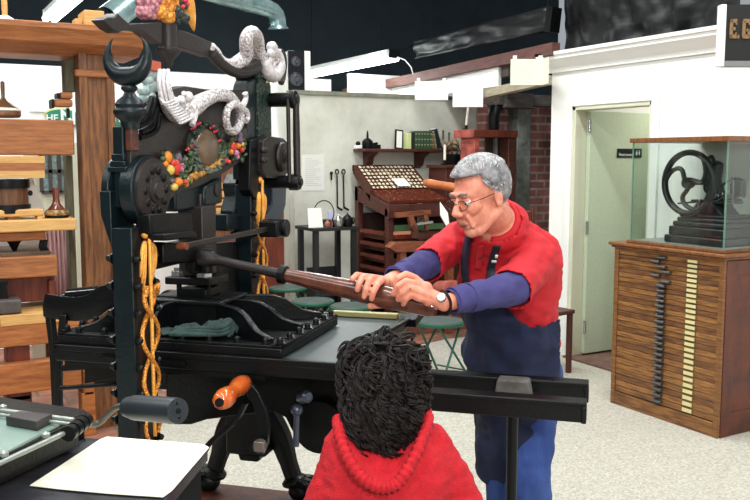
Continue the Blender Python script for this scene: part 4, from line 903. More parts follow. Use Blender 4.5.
# carriage, legs under the bed
g = [at_z(-30, 440, .0+.965), at_z(70, 428, .965), at_z(-15, 470, .965)]
ub = MB(); ub.prism([at_z(x, y, .965)+V(0, 0, -.05) for x, y in ((-50, 410), (78, 425), (-20, 470))], (0, 0, .05)); ub.build('bed_undercarriage', M_iron, np_, world=True)
for k in range(9):
    p = at_z(-14+k*10, 466-k*4.4, .93); MB().lathe([(.02, -.02), (.024, 0), (.02, .02)], p, (at_z(84, 424, .93)-at_z(-10, 468, .93)).normalized(), 14).build('carriage_roller', mat('oily_brown_steel', (70, 58, 52), .4, .4), np_, world=True)
for x, y in ((70, 430), (-30, 440)):
    p = at_z(x, y, .92); MB().box((p.x-.03, p.y-.03, 0), (p.x+.03, p.y+.03, .93)).build('leg', M_iron, np_, world=True, bevel=.004)
c = at_z(30, 427, 1.003); tb = [at_z(6, 425.5, 1.003), at_z(20, 420, 1.003), at_z(53, 423, 1.003), at_z(37, 431, 1.003)]
tag(MB().prism(tb, (0, 0, .022)).build('ink_block', mat('dark_block', (38, 34, 35), .45, 0, (52, 48, 48), 12), bevel=.002), 'small flat dark block lying on the pale green press bed', 'block')
# dark table with the sheet of paper
ZT = .9
tp = [at_z(-60, 520, ZT), at_z(-20, 492, ZT), at_z(85, 437, ZT), at_z(208, 449, ZT), at_z(160, 506, ZT), at_z(60, 560, ZT)]
tc_ = sum(tp, V(0,0,0))/6
tb_ = thing('work_table', 'dark slate-topped work table carrying the blank sheet at the lower left', 'table', (tc_.x, tc_.y, 0), YAW)
MB().prism([p-V(0, 0, .03) for p in tp], (0, 0, .03)).build('tabletop', mat('slate_top', (50, 52, 58), .45, 0, (32, 33, 38), 6, (1, 3, 1), bump=.1), tb_, world=True, bevel=.004)
e0, e1 = at_z(200, 455, ZT-.03), at_z(160, 504, ZT-.03)
MB().prism([e0-rt*.02, e0-rt*.02-V(0, 0, .05), e0-rt*.05-V(0, 0, .07), e0-rt*.05-V(0, 0, .87), e0-rt*.1-V(0, 0, .87), e0-rt*.12-V(0, 0, .1), e1-rt*.02-V(0,0,.05), e1-rt*.02], fh*-.03).build('table_bracket', M_iron, tb_, world=True)
for p in (tp[2], tp[3], tp[4], tp[0]):
    q = p.lerp(tc_, .18); MB().box((q.x-.025, q.y-.025, 0), (q.x+.025, q.y+.025, ZT-.03)).build('leg', M_iron, tb_, world=True)
pc = [(30, 486), (60, 466.5), (100, 440), (107, 437.3), (160, 441.5), (203, 445), (209, 448), (203, 455), (172, 491), (163, 497.5), (110, 494), (60, 489.5)]
sh = MB().prism([at_z(x, y, ZT+.004) for x, y in pc], (0, 0, .002)).build('paper_sheet', M_paper); tag(sh, 'large blank cream sheet of paper lying on the dark work table', 'paper')
# ================================================================= CABINET, CASE AND MACHINE on the right
cy0, cy1 = WF.t(717, 439, 'z', 0).y, WF.t(612, 402, 'z', 0).y
cx0 = WF.t(717, 439, 'z', 0).x; CH = WF.t(722, 254, 'x', cx0).z
cab = thing('type_cabinet', 'oak cabinet of many shallow type drawers against the right white wall', 'cabinet', (cx0, cy0, 0))
W = cy1-cy0; Dp = XW-.01-cx0
M_cabf = mat('cabinet_front', (148, 100, 52), .4, 0, (84, 50, 28), 4, (2, 1.5, 16), .1, 30)
M_cabs = mat('cabinet_side', (104, 46, 24), .35, 0, (68, 30, 18), 4, (2, 2, 2), .1, 30)
M_cabt = mat('cabinet_top', (140, 88, 46), .4, 0, (104, 62, 32), 6, (2, 8, 2))
bd_ = MB(); bd_.box((.0, 0, .0), (.02, .035, CH-.03)).box((0, W-.035, 0), (.02, W, CH-.03)).box((0.001, .035, 0.001), (.02, W-.035, .085)).box((0.001, .035, CH-.05), (.02, W-.035, CH-.031)).box((.03, .01, .02), (Dp, W-.01, CH-.03))
bd_.build('cabinet_frame', M_cabf, cab, bevel=.003)
sd_ = MB(); sd_.box((.022, -.003, 0.001), (.10, .008, CH-.04)).box((Dp-.08, -.003, 0.001), (Dp-.001, .008, CH-.04)).box((.10, -.001, 0.002), (Dp-.08, .008, .14)).box((.10, -.001, CH-.13), (Dp-.08, .008, CH-.041)).box((.05, .006, .1), (Dp-.05, .012, CH-.1))
sd_.build('side_panel', M_cabs, cab, bevel=.004)
MB().box((-.03, -.025, CH-.02), (Dp, W+.03, CH)).box((-.015, -.012, CH-.035), (Dp, W+.015, CH-.02)).build('cabinet_top', M_cabt, cab, bevel=.005)
N = 28; h0, h1 = .0385, .0275; zcur = .09; tot = sum(h1+(h0-h1)*(1-(i/(N-1))) for i in range(N)); sc_ = (CH-.05-.09)/tot
Mb = mat('cream_label', (214, 204, 150), .5); Mk = mat('dark_pull', (62, 60, 60), .4)
dk = []
for i in range(N):
    h = (h1+(h0-h1)*(1-i/(N-1)))*sc_; shade = (M_cabf, mat('cabinet_front_b', (164, 114, 60), .4, 0, (100, 62, 34), 5, (2, 1.5, 16), .1, 30), mat('cabinet_front_c', (128, 84, 46), .4, 0, (76, 44, 26), 6, (2, 1.5, 16), .1, 30))[(i*7) % 3 if i != 5 else 1]
    d = MB().box((.006, .037, zcur+.0015), (.03, W-.037, zcur+h-.0015)).build('drawer', shade, cab, bevel=.0015)
    k = 1 if i > N-5 else 0; off = {N-1: .02, N-2: -.06, N-3: .02, N-4: -.09}.get(i, 0); off = {N-2: .10, N-3: 0, N-4: -.07, N-5: .09, N-6: -.07}.get(i, .0)*.5
    yc = W*.525+off; zc_ = zcur+h*.5
    p = [(.006, 0, h*.35), (-.012, 0, h*.3), (-.022, 0, 0), (-.018, 0, -h*.28), (-.006, 0, -h*.1), (.006, 0, -h*.1)]
    MB().prism([V(x, yc-.032, zc_+z) for x, y, z in p], (0, .064, 0)).build('drawer_pull', Mk, d, bevel=.002)
    yl = W*.265; MB().box((.001, yl-.035, zc_-h*.3), (.007, yl+.035, zc_+h*.28)).build('drawer_label', Mb, d)
    MB().box((.003, yl-.040, zc_-h*.38), (.0065, yl+.040, zc_+h*.36)).build('label_holder', mat('label_brass', (120, 104, 60), .4, .5), d)
    zcur += h
# glass case
gx0, gy0, gy1 = cx0+.02, WF.t(724, 245, 'x', cx0+.02).y, WF.t(630, 237, 'x', cx0+.02).y
zb = CH; zt2 = WF.t(724, 141, 'x', gx0).z
gc = thing('glass_case', 'glass display case with wooden lid standing on the type cabinet', 'display case', (gx0, gy0, zb))
gW = gy1-gy0; gH = zt2-zb; gD = XW-.03-gx0
MB().box((-.015, -.015, .001), (gD, gW+.015, .02)).build('case_base', M_cabt, gc, bevel=.003)
MB().box((.01, .01, .02), (gD-.01, gW-.01, .022)).build('base_lining', mat('grey_lining', (150, 156, 150), .4), gc)
MB().box((-.015, -.015, gH), (gD+.02, gW+.015, gH+.028)).build('case_lid', M_cabt, gc, bevel=.003)
M_glass = bpy.data.materials.new('clear_glass'); M_glass.use_nodes = True; nt_ = M_glass.node_tree; nt_.nodes.remove(nt_.nodes['Principled BSDF'])
_t = nt_.nodes.new('ShaderNodeBsdfTransparent'); _t.inputs[0].default_value = (.93, .96, .945, 1); _g = nt_.nodes.new('ShaderNodeBsdfGlossy'); _g.inputs['Roughness'].default_value = .02; _w = nt_.nodes.new('ShaderNodeLayerWeight'); _w.inputs[0].default_value = .5; _p = nt_.nodes.new('ShaderNodeMath'); _p.operation = 'POWER'; _p.inputs[1].default_value = 5; nt_.links.new(_w.outputs['Facing'], _p.inputs[0]); _l = nt_.nodes.new('ShaderNodeMath'); _l.operation = 'MULTIPLY_ADD'; _l.inputs[1].default_value = .8; _l.inputs[2].default_value = .05; nt_.links.new(_p.outputs[0], _l.inputs[0]); _m = nt_.nodes.new('ShaderNodeMixShader')
nt_.links.new(_l.outputs[0], _m.inputs[0]); nt_.links.new(_t.outputs[0], _m.inputs[1]); nt_.links.new(_g.outputs[0], _m.inputs[2]); nt_.links.new(_m.outputs[0], nt_.nodes['Material Output'].inputs[0])
M_ge = mat('glass_edge', (120, 160, 140), .1, alpha=.6)
for a, b in (((0, 0, .02), (.005, gW, gH)), ((.005, 0, .02), (gD, .005, gH)), ((.005, gW-.005, .02), (gD, gW, gH)), ((gD-.005, 0.005, .02), (gD, gW-.005, gH))): MB().box(a, b).build('glass_pane', M_glass, gc)
for a in ((0, 0), (0, gW-.006)): MB().box((a[0]-.001, a[1]-.001, .02), (a[0]+.006, a[1]+.007, gH)).build('glass_edge', M_ge, gc)
# machine inside
mx, my = gx0+.25, gy0+.30; mz = zb+.022+.102
mc_ = thing('treadle_machine', 'black antique flywheel machine inside the glass case', 'machine', (mx, my, mz), R(0)); WM[mc_.name] = WM[mc_.name]
Mmb = mat('machine_black', (30, 32, 34), .35, 0, (40, 42, 44), 20)
MB().box((-.18, -.24, -.10), (.22, .20, -.055)).box((-.165, -.225, -.055), (.2, .18, -.0)).box((-.15, -.21, -.0), (.19, .165, .03)).box((-.13, -.2, .03), (.18, .15, .055)).box((-.1, -.17, .055), (.16, .16, .075)).build('machine_base', Mmb, mc_, bevel=.008)
MB().prism([(-.06, -.13, .07), (-.06, .14, .07), (-.06, .1, .1), (-.06, .07, .14), (-.06, -.06, .14), (-.06, -.1, .1)], (.16, 0, 0)).box((-.05, -.13, .14), (.12, .12, .16)).build('machine_bed', Mmb, mc_, bevel=.006)
MB().prism([(0, -.07, .15), (0, .07, .15), (0, .05, .2), (0, .035, .27), (0, .05, .36), (0, .02, .4), (0, -.03, .38), (0, -.02, .28), (0, -.05, .2)], (.06, 0, 0)).build('machine_head', Mmb, mc_, bevel=.01)
wr = .183; wc = V(-.12, .078, .262); wp_ = [wc+V(0, math.cos(t)*wr, math.sin(t)*wr) for t in [2*math.pi*i/56 for i in range(56)]]
wheel = MB().tube(wp_, .023, 12, closed=True, flat=(1, .8)).build('flywheel_rim', Mmb, mc_, sharp=70)
MB().lathe([(.03, -.03), (.034, -.02), (.034, .02), (.02, .03)], wc, (1, 0, 0), 20).cyl(wc, wc+V(.16, 0, 0), .014).build('flywheel_hub', Mmb, mc_)
for k in range(3):
    t0 = 2*math.pi*k/3+2.6; pts = []
    for j in range(9):
        s = j/8; r = .025+s*(wr-.03); a_ = t0+.55*math.sin(s*math.pi*1.15)-.2*s; pts.append(wc+V(0, math.cos(a_)*r, math.sin(a_)*r))
    MB().tube(smooth(pts, 2), .0145, 8).build('flywheel_spoke', Mmb, mc_)
for dy, dz, r in ((-.015, .24, .045), (.0, .31, .03), (-.05, .2, .025)):
    g_ = MB().lathe([(r*.3, -.012), (r*.4, -.006), (r*.8, -.006), (r, -.008), (r, .008), (r*.3, .01)], (-.04, dy, dz), (1, 0, 0), 24).build('gear', mat('machine_steel', (110, 112, 112), .25, .8), mc_)
for a, b, r in (((-.07, .06, .06), (-.07, .03, .16), .007), ((-.05, -.08, .16), (-.05, -.16, .2), .008), ((-.03, -.09, .25), (-.03, -.17, .3), .008), ((-.03, -.17, .28), (-.03, -.17, .14), .007), ((-.04, .22, .13), (-.04, .04, .15), .006), ((0, -.09, .18), (.0, -.2, .18), .014), ((-.07, .055, .08), (-.12, .075, .03), .006)):
    MB().cap(a, b, r).build('lever', mat('machine_steel', (110, 112, 112), .25, .8), mc_)
for y_, z_ in ((-.09, .19), (-.12, .2)): MB().sph((-.06, y_, z_), .014).build('knob', mat('machine_steel', (110, 112, 112), .25, .8), mc_)
MB().prism([(.0, -.12, .16), (.0, -.2, .18), (.0, -.2, .28), (.0, -.15, .3), (.0, -.12, .26)], (.05, 0, 0)).build('machine_arm', Mmb, mc_, bevel=.006)
MB().tube(smooth([(-.02, -.02, .38), (-.02, -.0, .42), (-.02, .03, .4), (-.02, .045, .36), (-.02, .03, .3)], 4), .012, 8).build('curved_bracket', Mmb, mc_)
# ================================================================= BACK OF THE ROOM
YP = 7.3
# -- paper notice and tools on the plaster wall
def onwall(x0, y0, x1, y1, name, m, label, cat, t=.004, lines=0):
    a = WF.t(x0, y0, 'y', YP-t); b = WF.t(x1, y1, 'y', YP-t)
    r = MB().box((a.x, YP-t, b.z), (b.x, YP-.0005, a.z)).build(name, m); tag(r, label, cat)
    if lines:
        q = MB(); I = WM[r.name].inverted(); w_ = b.x-a.x; h_ = a.z-b.z
        for i in range(lines):
            z = a.z-h_*(.1+.8*i/lines); wd = w_*(.3+.42*abs(math.sin(i*2.3))) ; q.box(I @ V(a.x+w_*.14, YP-t-.0008, z-.004), I @ V(a.x+w_*.14+wd, YP-t-.0002, z))
        q.build('printed_lines', mat('faded_ink', (196, 196, 190), .8), r)
    return r
onwall(302, 155, 324.5, 190.5, 'wall_notice', mat('notice_paper', (236, 236, 230), .8), 'pinned sheet of faint printed text on the plaster wall', 'notice', lines=14)
for k, x in enumerate((337, 343.5)):
    a = WF.t(x, 175, 'y', YP-.03); b = WF.t(x+.5, 207, 'y', YP-.03); m_ = MB().cyl(a, b, .007, n=8)
    m_.tube([a+V(.018*math.sin(t), 0, .03+.022*math.cos(t)) for t in [2*math.pi*i/12 for i in range(12)]], .006, 6, closed=True)
    m_.tube(smooth([b, b+V(.02, 0, -.015), b+V(.05, 0, -.03)], 3), .01, 6)
    m_.cyl(a+V(0, .03, .045), a+V(0, -.01, .045), .005, n=6)
    tag(m_.build('hanging_hook_tool', M_iron), ('left' if k == 0 else 'right')+' of the two long thin iron hooks hung on the plaster wall', 'tool', 'long hooks on the plaster wall')
a = WF.t(331.5, 174, 'y', YP-.03); tag(MB().cap(a, a-V(0, 0, .05), .008).sph(a+V(0, 0, .01), .015).cyl(a, a+V(0, .03, 0), .005).build('coat_hook', M_iron), 'small short iron hook left of the two long hooks', 'hook')
# -- wall shelf with its brackets
z_s = WF.t(400, 149, 'y', YP-.1).z; xa = WF.t(358, 149, 'y', YP-.1).x; xb = WF.t(458, 149, 'y', YP-.2).x
shf = thing('wall_shelf', 'dark wooden shelf of books on the plaster wall', 'shelf', ((xa+xb)/2, YP, z_s))
hw = (xb-xa)/2
MB().box((-hw, -.22, -.028), (hw, -.001, 0)).build('shelf_board', M_darkred, shf, bevel=.005)
for px in (371, 422):
    x = WF.t(px, 150, 'y', YP-.1).x-(xa+xb)/2
    MB().prism([(x-.035, -.001, -.028), (x-.035, -.19, -.028), (x-.035, -.17, -.05), (x-.035, -.1, -.08), (x-.035, -.07, -.16), (x-.035, -.001, -.19)], (.07, 0, 0)).build('shelf_bracket', M_darkred, shf, bevel=.003)
def sx(px): return WF.t(px, 149, 'y', YP-.12).x
bk = 0
def book(px0, px1, ypx, m, label, lean=0, d=.09, group='old bound books on the wall shelf', bands=True):
    x0, x1 = sx(px0), sx(px1); h = WF.t(px0, ypx, 'y', YP-.12).z-z_s
    r = thing('book', label, 'book', ((x0+x1)/2, YP-.12, z_s+.001+abs(math.sin(lean))*(x1-x0)/2), 0, group); r.rotation_euler = (0, lean, 0)
    w_ = (x1-x0)/2-.001
    MB().box((-w_, -.045, 0), (w_, .045, h)).build('cover', m, r, bevel=.003)
    MB().box((-w_*.75, -.043, h-.004), (w_*.75, .044, h+.001)).build('page_block', M_paper, r)
    if bands:
        b_ = MB()
        for k in range(3): z = h*(.2+.3*k); b_.box((-w_*.6, -.047, z), (w_*.6, -.043, z+.01))
        b_.build('spine_bands', mat('gilt_band', (168, 172, 128), .5), r)
    return r
M_bkg = mat('green_book', (58, 84, 60), .5); M_bkb = mat('black_book', (30, 34, 34), .5)
book(405.5, 409, 133, mat('pale_green_book', (214, 224, 160), .5), 'thin pale yellow-green book right of the framed white card', bands=False)
nms = ('first', 'second', 'third', 'fourth', 'fifth', 'sixth')
for i in range(7):
    x = 409.5+i*2.9
    book(x, x+2.7, 131 if i else 132, M_bkb if i == 0 else M_bkg, 'black-spined book at the left of the green books' if i == 0 else nms[i-1]+' of the six matching green books counted from the left', bands=i > 0)
book(429.8, 432, 132, mat('brown_book', (116, 92, 60), .5), 'brown book leaning against the green books', -.12)
book(432.6, 435, 132, mat('tan_book', (128, 120, 84), .5), 'tan book leaning between brown and dark books', -.2)
book(436.0, 439.8, 129, mat('navy_book', (28, 34, 56), .5), 'largest navy book leaning at the right end of the row', -.3, bands=False)
# framed card
x0, x1 = sx(395), sx(403); h = WF.t(398, 129, 'y', YP-.12).z-z_s
fc = thing('framed_card', 'white card in a dark frame leaning on the wall shelf', 'picture frame', (x0-.0, YP-.12, z_s+.002)); fc.rotation_euler = (-.12, .1, 0)
MB().box((0, 0, 0), (x1-x0, .015, h)).build('frame', M_iron, fc, bevel=.003); MB().box((.015, -.002, .015), (x1-x0-.015, .001, h-.015)).build('card', M_white, fc)
# little things
a = sx(358); tg = thing('glass_paperweight', 'small clear and black ornament at the left shelf end', 'ornament', (a, YP-.12, z_s+.001))
MB().box((-.03, -.03, 0), (.03, .03, .03)).build('base', M_white, tg, bevel=.004); MB().sph((0, 0, .048), .022).build('ball', M_iron, tg)
a = sx(367.5); tg = thing('oil_lamp', 'squat black lamp with pointed top on the wall shelf', 'lamp', (a, YP-.12, z_s+.001))
MB().lathe([(.05, 0), (.055, .01), (.05, .07), (.03, .09), (.012, .1), (.01, .14), (.004, .17)], (0, 0, 0)).build('body', M_iron, tg); MB().cap((.05, 0, .04), (.1, 0, .05), .012).build('spout', M_iron, tg)
a = sx(374); tag(MB().box((a-.03, YP-.15, z_s), (a+.06, YP-.09, z_s+.04)).build('small_black_box', M_iron, bevel=.006), 'low black box between the lamp and the framed card', 'box')
for px, yt, r_, lb in ((426.5+17, 130, .042, 'left'), (450, 132, .036, 'middle'), (456, 136, .05, 'right')):
    px -= 16.5+.0
for px, yt, r_, lb in ((427+.0, 0, 0, ''),): pass
def bottle(px, yt, r, label):
    x = sx(px); h = WF.t(px, yt, 'y', YP-.12).z-z_s; t = thing('gourd_bottle', label, 'bottle', (x, YP-.12, z_s+.001), 0, 'long-necked bottles on the wall shelf')
    MB().lathe([(r*.5, 0), (r*.9, .015), (r, r), (r*.8, r*1.6), (r*.35, r*2.1), (.01, r*2.6)], (0, 0, 0)).build('bottle_body', mat('brown_ceramic', (150, 122, 90), .4), t)
    MB().lathe([(.010, r*2.5), (.009, h*.8), (.012, h-.01), (.001, h)], (0, 0, 0)).build('bottle_neck', mat('dark_ceramic', (100, 92, 68), .4), t)
book_ok = 1
bottle(443, 130, .038, 'leftmost of the three round long-necked bottles on the shelf')
bottle(449, 132, .034, 'middle of the three round long-necked bottles on the shelf')
bottle(455, 136, .045, 'rightmost of the three round long-necked bottles on the shelf')
# -- black side table with its clutter
YT = 6.95
xa, xb = WF.t(311, 228, 'y', YT-.15).x, WF.t(357, 227, 'y', YT-.15).x; zt3 = WF.t(335, 227, 'y', YT-.15).z
tb3 = thing('side_table', 'small black side table standing before the plaster wall', 'table', ((xa+xb)/2, YT, 0)); w_ = (xb-xa)/2
M_blk = mat('black_table', (30, 32, 34), .5)
MB().box((-w_, -.2, zt3-.03), (w_, .2, zt3)).build('tabletop', M_blk, tb3, bevel=.004)
for x in (-w_+.04, w_-.04):
    for y in (-.16, .16): MB().box((x-.022, y-.022, 0), (x+.022, y+.022, zt3-.03)).build('leg', M_blk, tb3)
MB().box((-w_+.03, -.17, .38), (w_-.03, .17, .4)).build('lower_shelf', M_blk, tb3)
MB().box((-.12, .17, .1), (w_-.05, .185, .6)).build('back_panel', M_blk, tb3)
def tx(px, y=0): return WF.t(px, 227, 'y', YT+y).x
t = thing('card_tent', 'white folded card on the black side table', 'card', (tx(316, -.14), YT-.14, zt3+.001)); MB().prism([(-.07, 0, 0), (.07, 0, 0), (.065, .03, .17), (-.065, .03, .17)], (0, .006, 0)).build('card_face', M_white, t)
hd = []; c = V(tx(323, -.02), YT-.02, zt3+.1)
kt = thing('wire_handle_tray', 'black tray with tall thin wire hoop handle on the side table', 'tray', (tx(324, -.05), YT-.05, zt3+.001))
MB().box((-.11, -.08, 0), (.15, .08, .06)).build('tray', M_iron, kt, bevel=.004); MB().tube([(.0+.1*math.cos(t_), 0, .12+.11*math.sin(t_)) for t_ in [R(-35+i*250/24) for i in range(25)]], .005, 6).build('hoop_handle', M_iron, kt)
for k, (px, m, lb) in enumerate(((326, mat('pot_brown', (150, 96, 84), .5), 'small reddish pot in front of the wire-handled tray'), (337, M_chrome, 'grey metal pot right of the wire-handled tray'), (346, M_iron, 'dark rounded kettle at the right end of the side table'))):
    t = thing('small_pot', lb, 'pot', (tx(px, -.12), YT-.15, zt3+.001)); r_ = (.03, .05, .055)[k]
    MB().lathe([(r_*.7, 0), (r_, r_*.6), (r_*.9, r_*1.3), (r_*.5, r_*1.7), (.008, r_*2), (.001, r_*2.3)], (0, 0, 0)).build('pot_body', m, t); MB().tube([(r_*.9+.02*math.cos(a_), 0, r_*.9+.03*math.sin(a_)) for a_ in [R(-80+20*i) for i in range(9)]], .006, 6).build('pot_handle', m, t)
tag(MB().prism([(tx(332, -.1), YT-.05, zt3+.001), (tx(337, -.1), YT-.05, zt3+.001), (tx(336, -.1), YT-.03, zt3+.14), (tx(332, -.1), YT-.03, zt3+.13)], (0, .02, 0)).build('blue_cloth', mat('lavender_cloth', (196, 192, 226), .8)), 'small lavender cloth standing between the pots on the side table', 'cloth')
# -- composing frame with sloping type cases
YF = 6.55
xa, xb = WF.t(388, 205, 'y', YF).x, WF.t(450, 203, 'y', YF).x; zf = WF.t(410, 205, 'y', YF).z
Hb = WF.t(362, 186, 'y', YP-.15).z; W2 = xb-xa; DY = YP-.12-YF
cf = thing('composing_frame', 'dark red-brown composing frame with sloping type cases by the wall', 'desk', (xa, YF, 0))
MB().box((0, 0, 0), (.06, .06, zf-.03)).build('post', M_darkred, cf, bevel=.003); MB().box((W2-.06, 0, 0), (W2, .06, zf-.03)).build('post', M_darkred, cf, bevel=.003)
MB().box((0, DY-.06, 0), (.06, DY, Hb)).build('post', M_darkred, cf, bevel=.003); MB().box((W2-.06, DY-.06, 0), (W2, DY, Hb)).build('post', M_darkred, cf, bevel=.003)
MB().prism([(0, -.02, zf-.11), (0, -.02, zf), (0, DY, Hb), (0, DY, Hb-.13)], (.03, 0, 0)).build('side_board', M_darkred, cf, bevel=.003); MB().prism([(W2-.03, -.02, zf-.11), (W2-.03, -.02, zf), (W2-.03, DY, Hb), (W2-.03, DY, Hb-.13)], (.03, 0, 0)).build('side_board', M_darkred, cf, bevel=.003)
MB().box((-.01, -.03, zf-.11), (W2+.01, -.005, zf+.01)).build('front_fascia', M_darkred, cf, bevel=.004)
def case(p0, p1, p2, p3, nx, ny, name, label_m, cell_m, parent, depth=.05, card=None):
    """type case: a shallow tray divided into cells on the quad p0(bl) p1(br) p2(tr) p3(tl)"""
    p0, p1, p2, p3 = [Vector(p) for p in (p0, p1, p2, p3)]; n = (p1-p0).cross(p3-p0).normalized()
    if n.z < 0: n = -n
    P = lambda s, t, h=0: p0.lerp(p1, s).lerp(p3.lerp(p2, s), t)+n*h
    b = MB(); b.prism([P(0, 0), P(1, 0), P(1, 1), P(0, 1)], n*.01)
    c = b.build(name, M_darkred, parent)
    d = MB()
    for i in range(nx+1): d.bar(P(i/nx, 0, .02), P(i/nx, 1, .02), .008, .03, n)
    for j in range(ny+1): d.bar(P(0, j/ny, .02), P(1, j/ny, .02), .008, .03, n)
    d.build('case_dividers', label_m, c)
    rr = random.Random(nx*ny); q = MB()
    for i in range(nx):
        for j in range(ny):
            s, t = (i+.5)/nx, (j+.5)/ny; q.prism([P(s-.38/nx, t-.36/ny, .01), P(s+.38/nx, t-.36/ny, .01), P(s+.38/nx, t+.36/ny, .01), P(s-.38/nx, t+.36/ny, .01)], n*(.012+.01*rr.random()))
    z = q.build('type_sorts', cell_m, c); z['kind'] = 'stuff'
    return P
yl = DY*.52; zl = zf+(Hb-zf)*.52
case((.03, .02, zf+.012), (W2-.03, .02, zf+.012), (W2-.03, yl, zl+.012), (.03, yl, zl+.012), 22, 9, 'lower_case', M_redwood, mat('brown_sorts', (120, 70, 48), .6, 0, (190, 150, 120), 60), cf)
zu = WF.t(385, 168, 'y', YP-.1).z
P = case((.03, yl+.02, zl+.03), (W2-.03, yl+.02, zl+.03), (W2-.03, DY+.03, zu), (.03, DY+.03, zu), 14, 7, 'upper_case', M_darkred, mat('cream_sorts', (214, 200, 168), .6, 0, (236, 224, 196), 30), cf)
MB().prism([P(.44, .02, .05), P(.68, .02, .05), P(.66, .34, .05), P(.43, .34, .05)], (0, 0, .004)).build('white_card', M_white, cf)
MB().prism([(0.0, yl, zl-.05), (0, yl, zl+.05), (0, DY+.04, zu+.03), (0, DY+.04, zu-.05)], (.03, 0, 0)).build('upper_case_cheek', M_darkred, cf); MB().prism([(W2-.03, yl, zl-.05), (W2-.03, yl, zl+.05), (W2-.03, DY+.04, zu+.03), (W2-.03, DY+.04, zu-.05)], (.03, 0, 0)).build('upper_case_cheek', M_darkred, cf)
MB().box((0, DY+.02, zu-.03), (W2, DY+.05, zu+.03)).build('upper_case_back', M_darkred, cf)
# shelves and drawers under the desk
rr = random.Random(5)
MB().box((.06, DY-.02, .05), (W2-.06, DY-.0, zf-.1)).build('back_board', mat('deep_brown', (56, 34, 28), .7), cf)  # even dark brown over the whole board
for k in range(8):
    z = .12+k*.105; MB().box((.06, .05+.02*rr.random(), z), (W2-.06, DY-.03, z+.055)).build('case_drawer', (M_darkred, M_redwood)[k % 2], cf, bevel=.003)
for k in range(8):
    z = .14+k*.11; MB().box((-.001+.003, .08, z), (.055, DY-.1, z+.03)).build('drawer_runner', M_redwood, cf)
MB().box((.065, -.01, .955), (W2-.07, .05, 1.005)).build('green_strip', mat('green_baize', (70, 104, 66), .8), cf)
MB().box((.065, .0, .88), (W2-.07, .06, .94)).build('rail_board', M_redwood, cf, bevel=.004)
# wooden hand clamp and frame standing before the desk
t = WF.t(385, 250, 'y', YF-.12); zz0 = WF.t(385, 252, 'y', YF-.12).z; zz1 = WF.t(385, 242, 'y', YF-.12).z; x2 = WF.t(440, 247, 'y', YF-.12).x
wb_ = thing('work_stand', 'rough wooden bench with pointed beam in front of the composing frame', 'bench', (t.x, YF-.2, 0))
M_orw = mat('orange_brown_wood', (150, 84, 54), .5, 0, (110, 58, 38), 6, (2, 8, 8), .2); L_ = x2-t.x+.15
MB().prism([(0, 0, (zz0+zz1)/2), (.06, 0, zz1), (L_, 0, zz1-.01), (L_, 0, zz0-.01), (.07, 0, zz0)], (0, .1, 0)).build('pointed_beam', M_orw, wb_, bevel=.004)
for x in (.12, L_-.1): MB().box((x, .02, 0), (x+.06, .08, zz0)).build('leg', M_orw, wb_)
MB().box((.0, .01, .3), (L_, .09, .36)).build('stretcher', M_orw, wb_)
q = lambda px, py, dy=0: WF.t(px, py, 'y', YF-.15+dy)-V(t.x, YF-.2, 0)
MB().prism([q(396, 213), q(431, 210), q(431, 214), q(397, 218)], (0, .04, 0)).build('top_bar', M_orw, wb_); MB().prism([q(408, 214), q(413, 214), q(419, 233), q(413, 234)], (0, .04, 0)).prism([q(424, 214), q(427, 214), q(430, 228), q(426, 229)], (0, .04, 0)).build('upright', M_orw, wb_)
MB().bar(q(412, 226), q(424, 247), .03, .04).bar(q(410, 235), q(445, 238), .05, .05).build('side_brace', M_darkred, wb_); MB().bar(q(416, 224), q(432, 222), .04, .02).build('metal_bar', M_chrome, wb_)
MB().box(q(395, 235, -.03), q(409, 231, 0)).build('tool_box', mat('pinkish_box', (190, 120, 90), .6), wb_)
q1, q2 = at_d(424, 182.5, 7.3), at_d(452, 187, 7.0)
# white quill
qa, qb = at_d(448, 226, 6.3), at_d(440, 202, 6.3)
(MB().tube([qa, qa.lerp(qb, .5), qb], [.012, .03, .002], 8, flat=(1, .25)).build('white_feather', M_white, wb_, world=True))
# -- tall red-brown rack with red beam and dark cabinet
YK = 6.35
kb = lambda px, py, y=0: WF.t(px, py, 'y', YK+y)
a, b = kb(457, 127), kb(474, 137); c_ = kb(518, 142)
rk = thing('timber_rack', 'tall red-brown timber rack with heavy top beam behind the man', 'rack', (a.x, YK, 0))
M_redp = mat('worn_lit_red_timber', (186, 92, 80), .6, 0, (130, 56, 44), 9, bump=.3, bsc=40)  # paler red: painted-in light on the beam's end, also on post and log
fx = lambda p: p-V(a.x, YK, 0)
MB().box(fx(V(b.x, YK, b.z)), fx(V(c_.x, YK+.30, a.z-.02))).build('top_beam', M_redwood, rk, bevel=.006)
MB().box(fx(V(b.x-.012, YK-.006, b.z-.004)), fx(V(b.x-.0005, YK+.306, a.z-.016))).build('lit_beam_end', M_redp, rk, bevel=.003)  # thin facing, paler than the beam: light on its side painted in
p0, p1 = kb(475, 200), kb(480, 200); MB().box(fx(V(p0.x, YK+.02, 0)), fx(V(p1.x, YK+.24, b.z))).build('post', M_redp, rk, bevel=.006)
MB().lathe([(.01, 0), (.03, .02), (.038, .08), (.034, .2), (.036, .35), (.03, .5)], q1, q2-q1, 16).build('roller_handle', mat('orange_wood', (206, 120, 70), .4, 0, (170, 88, 50), 6), rk, world=True)
p0, p1 = kb(509, 200), kb(517, 200); MB().box(fx(V(p0.x, YK+.02, 0)), fx(V(p1.x, YK+.16, b.z))).build('post', M_darkred, rk, bevel=.006)
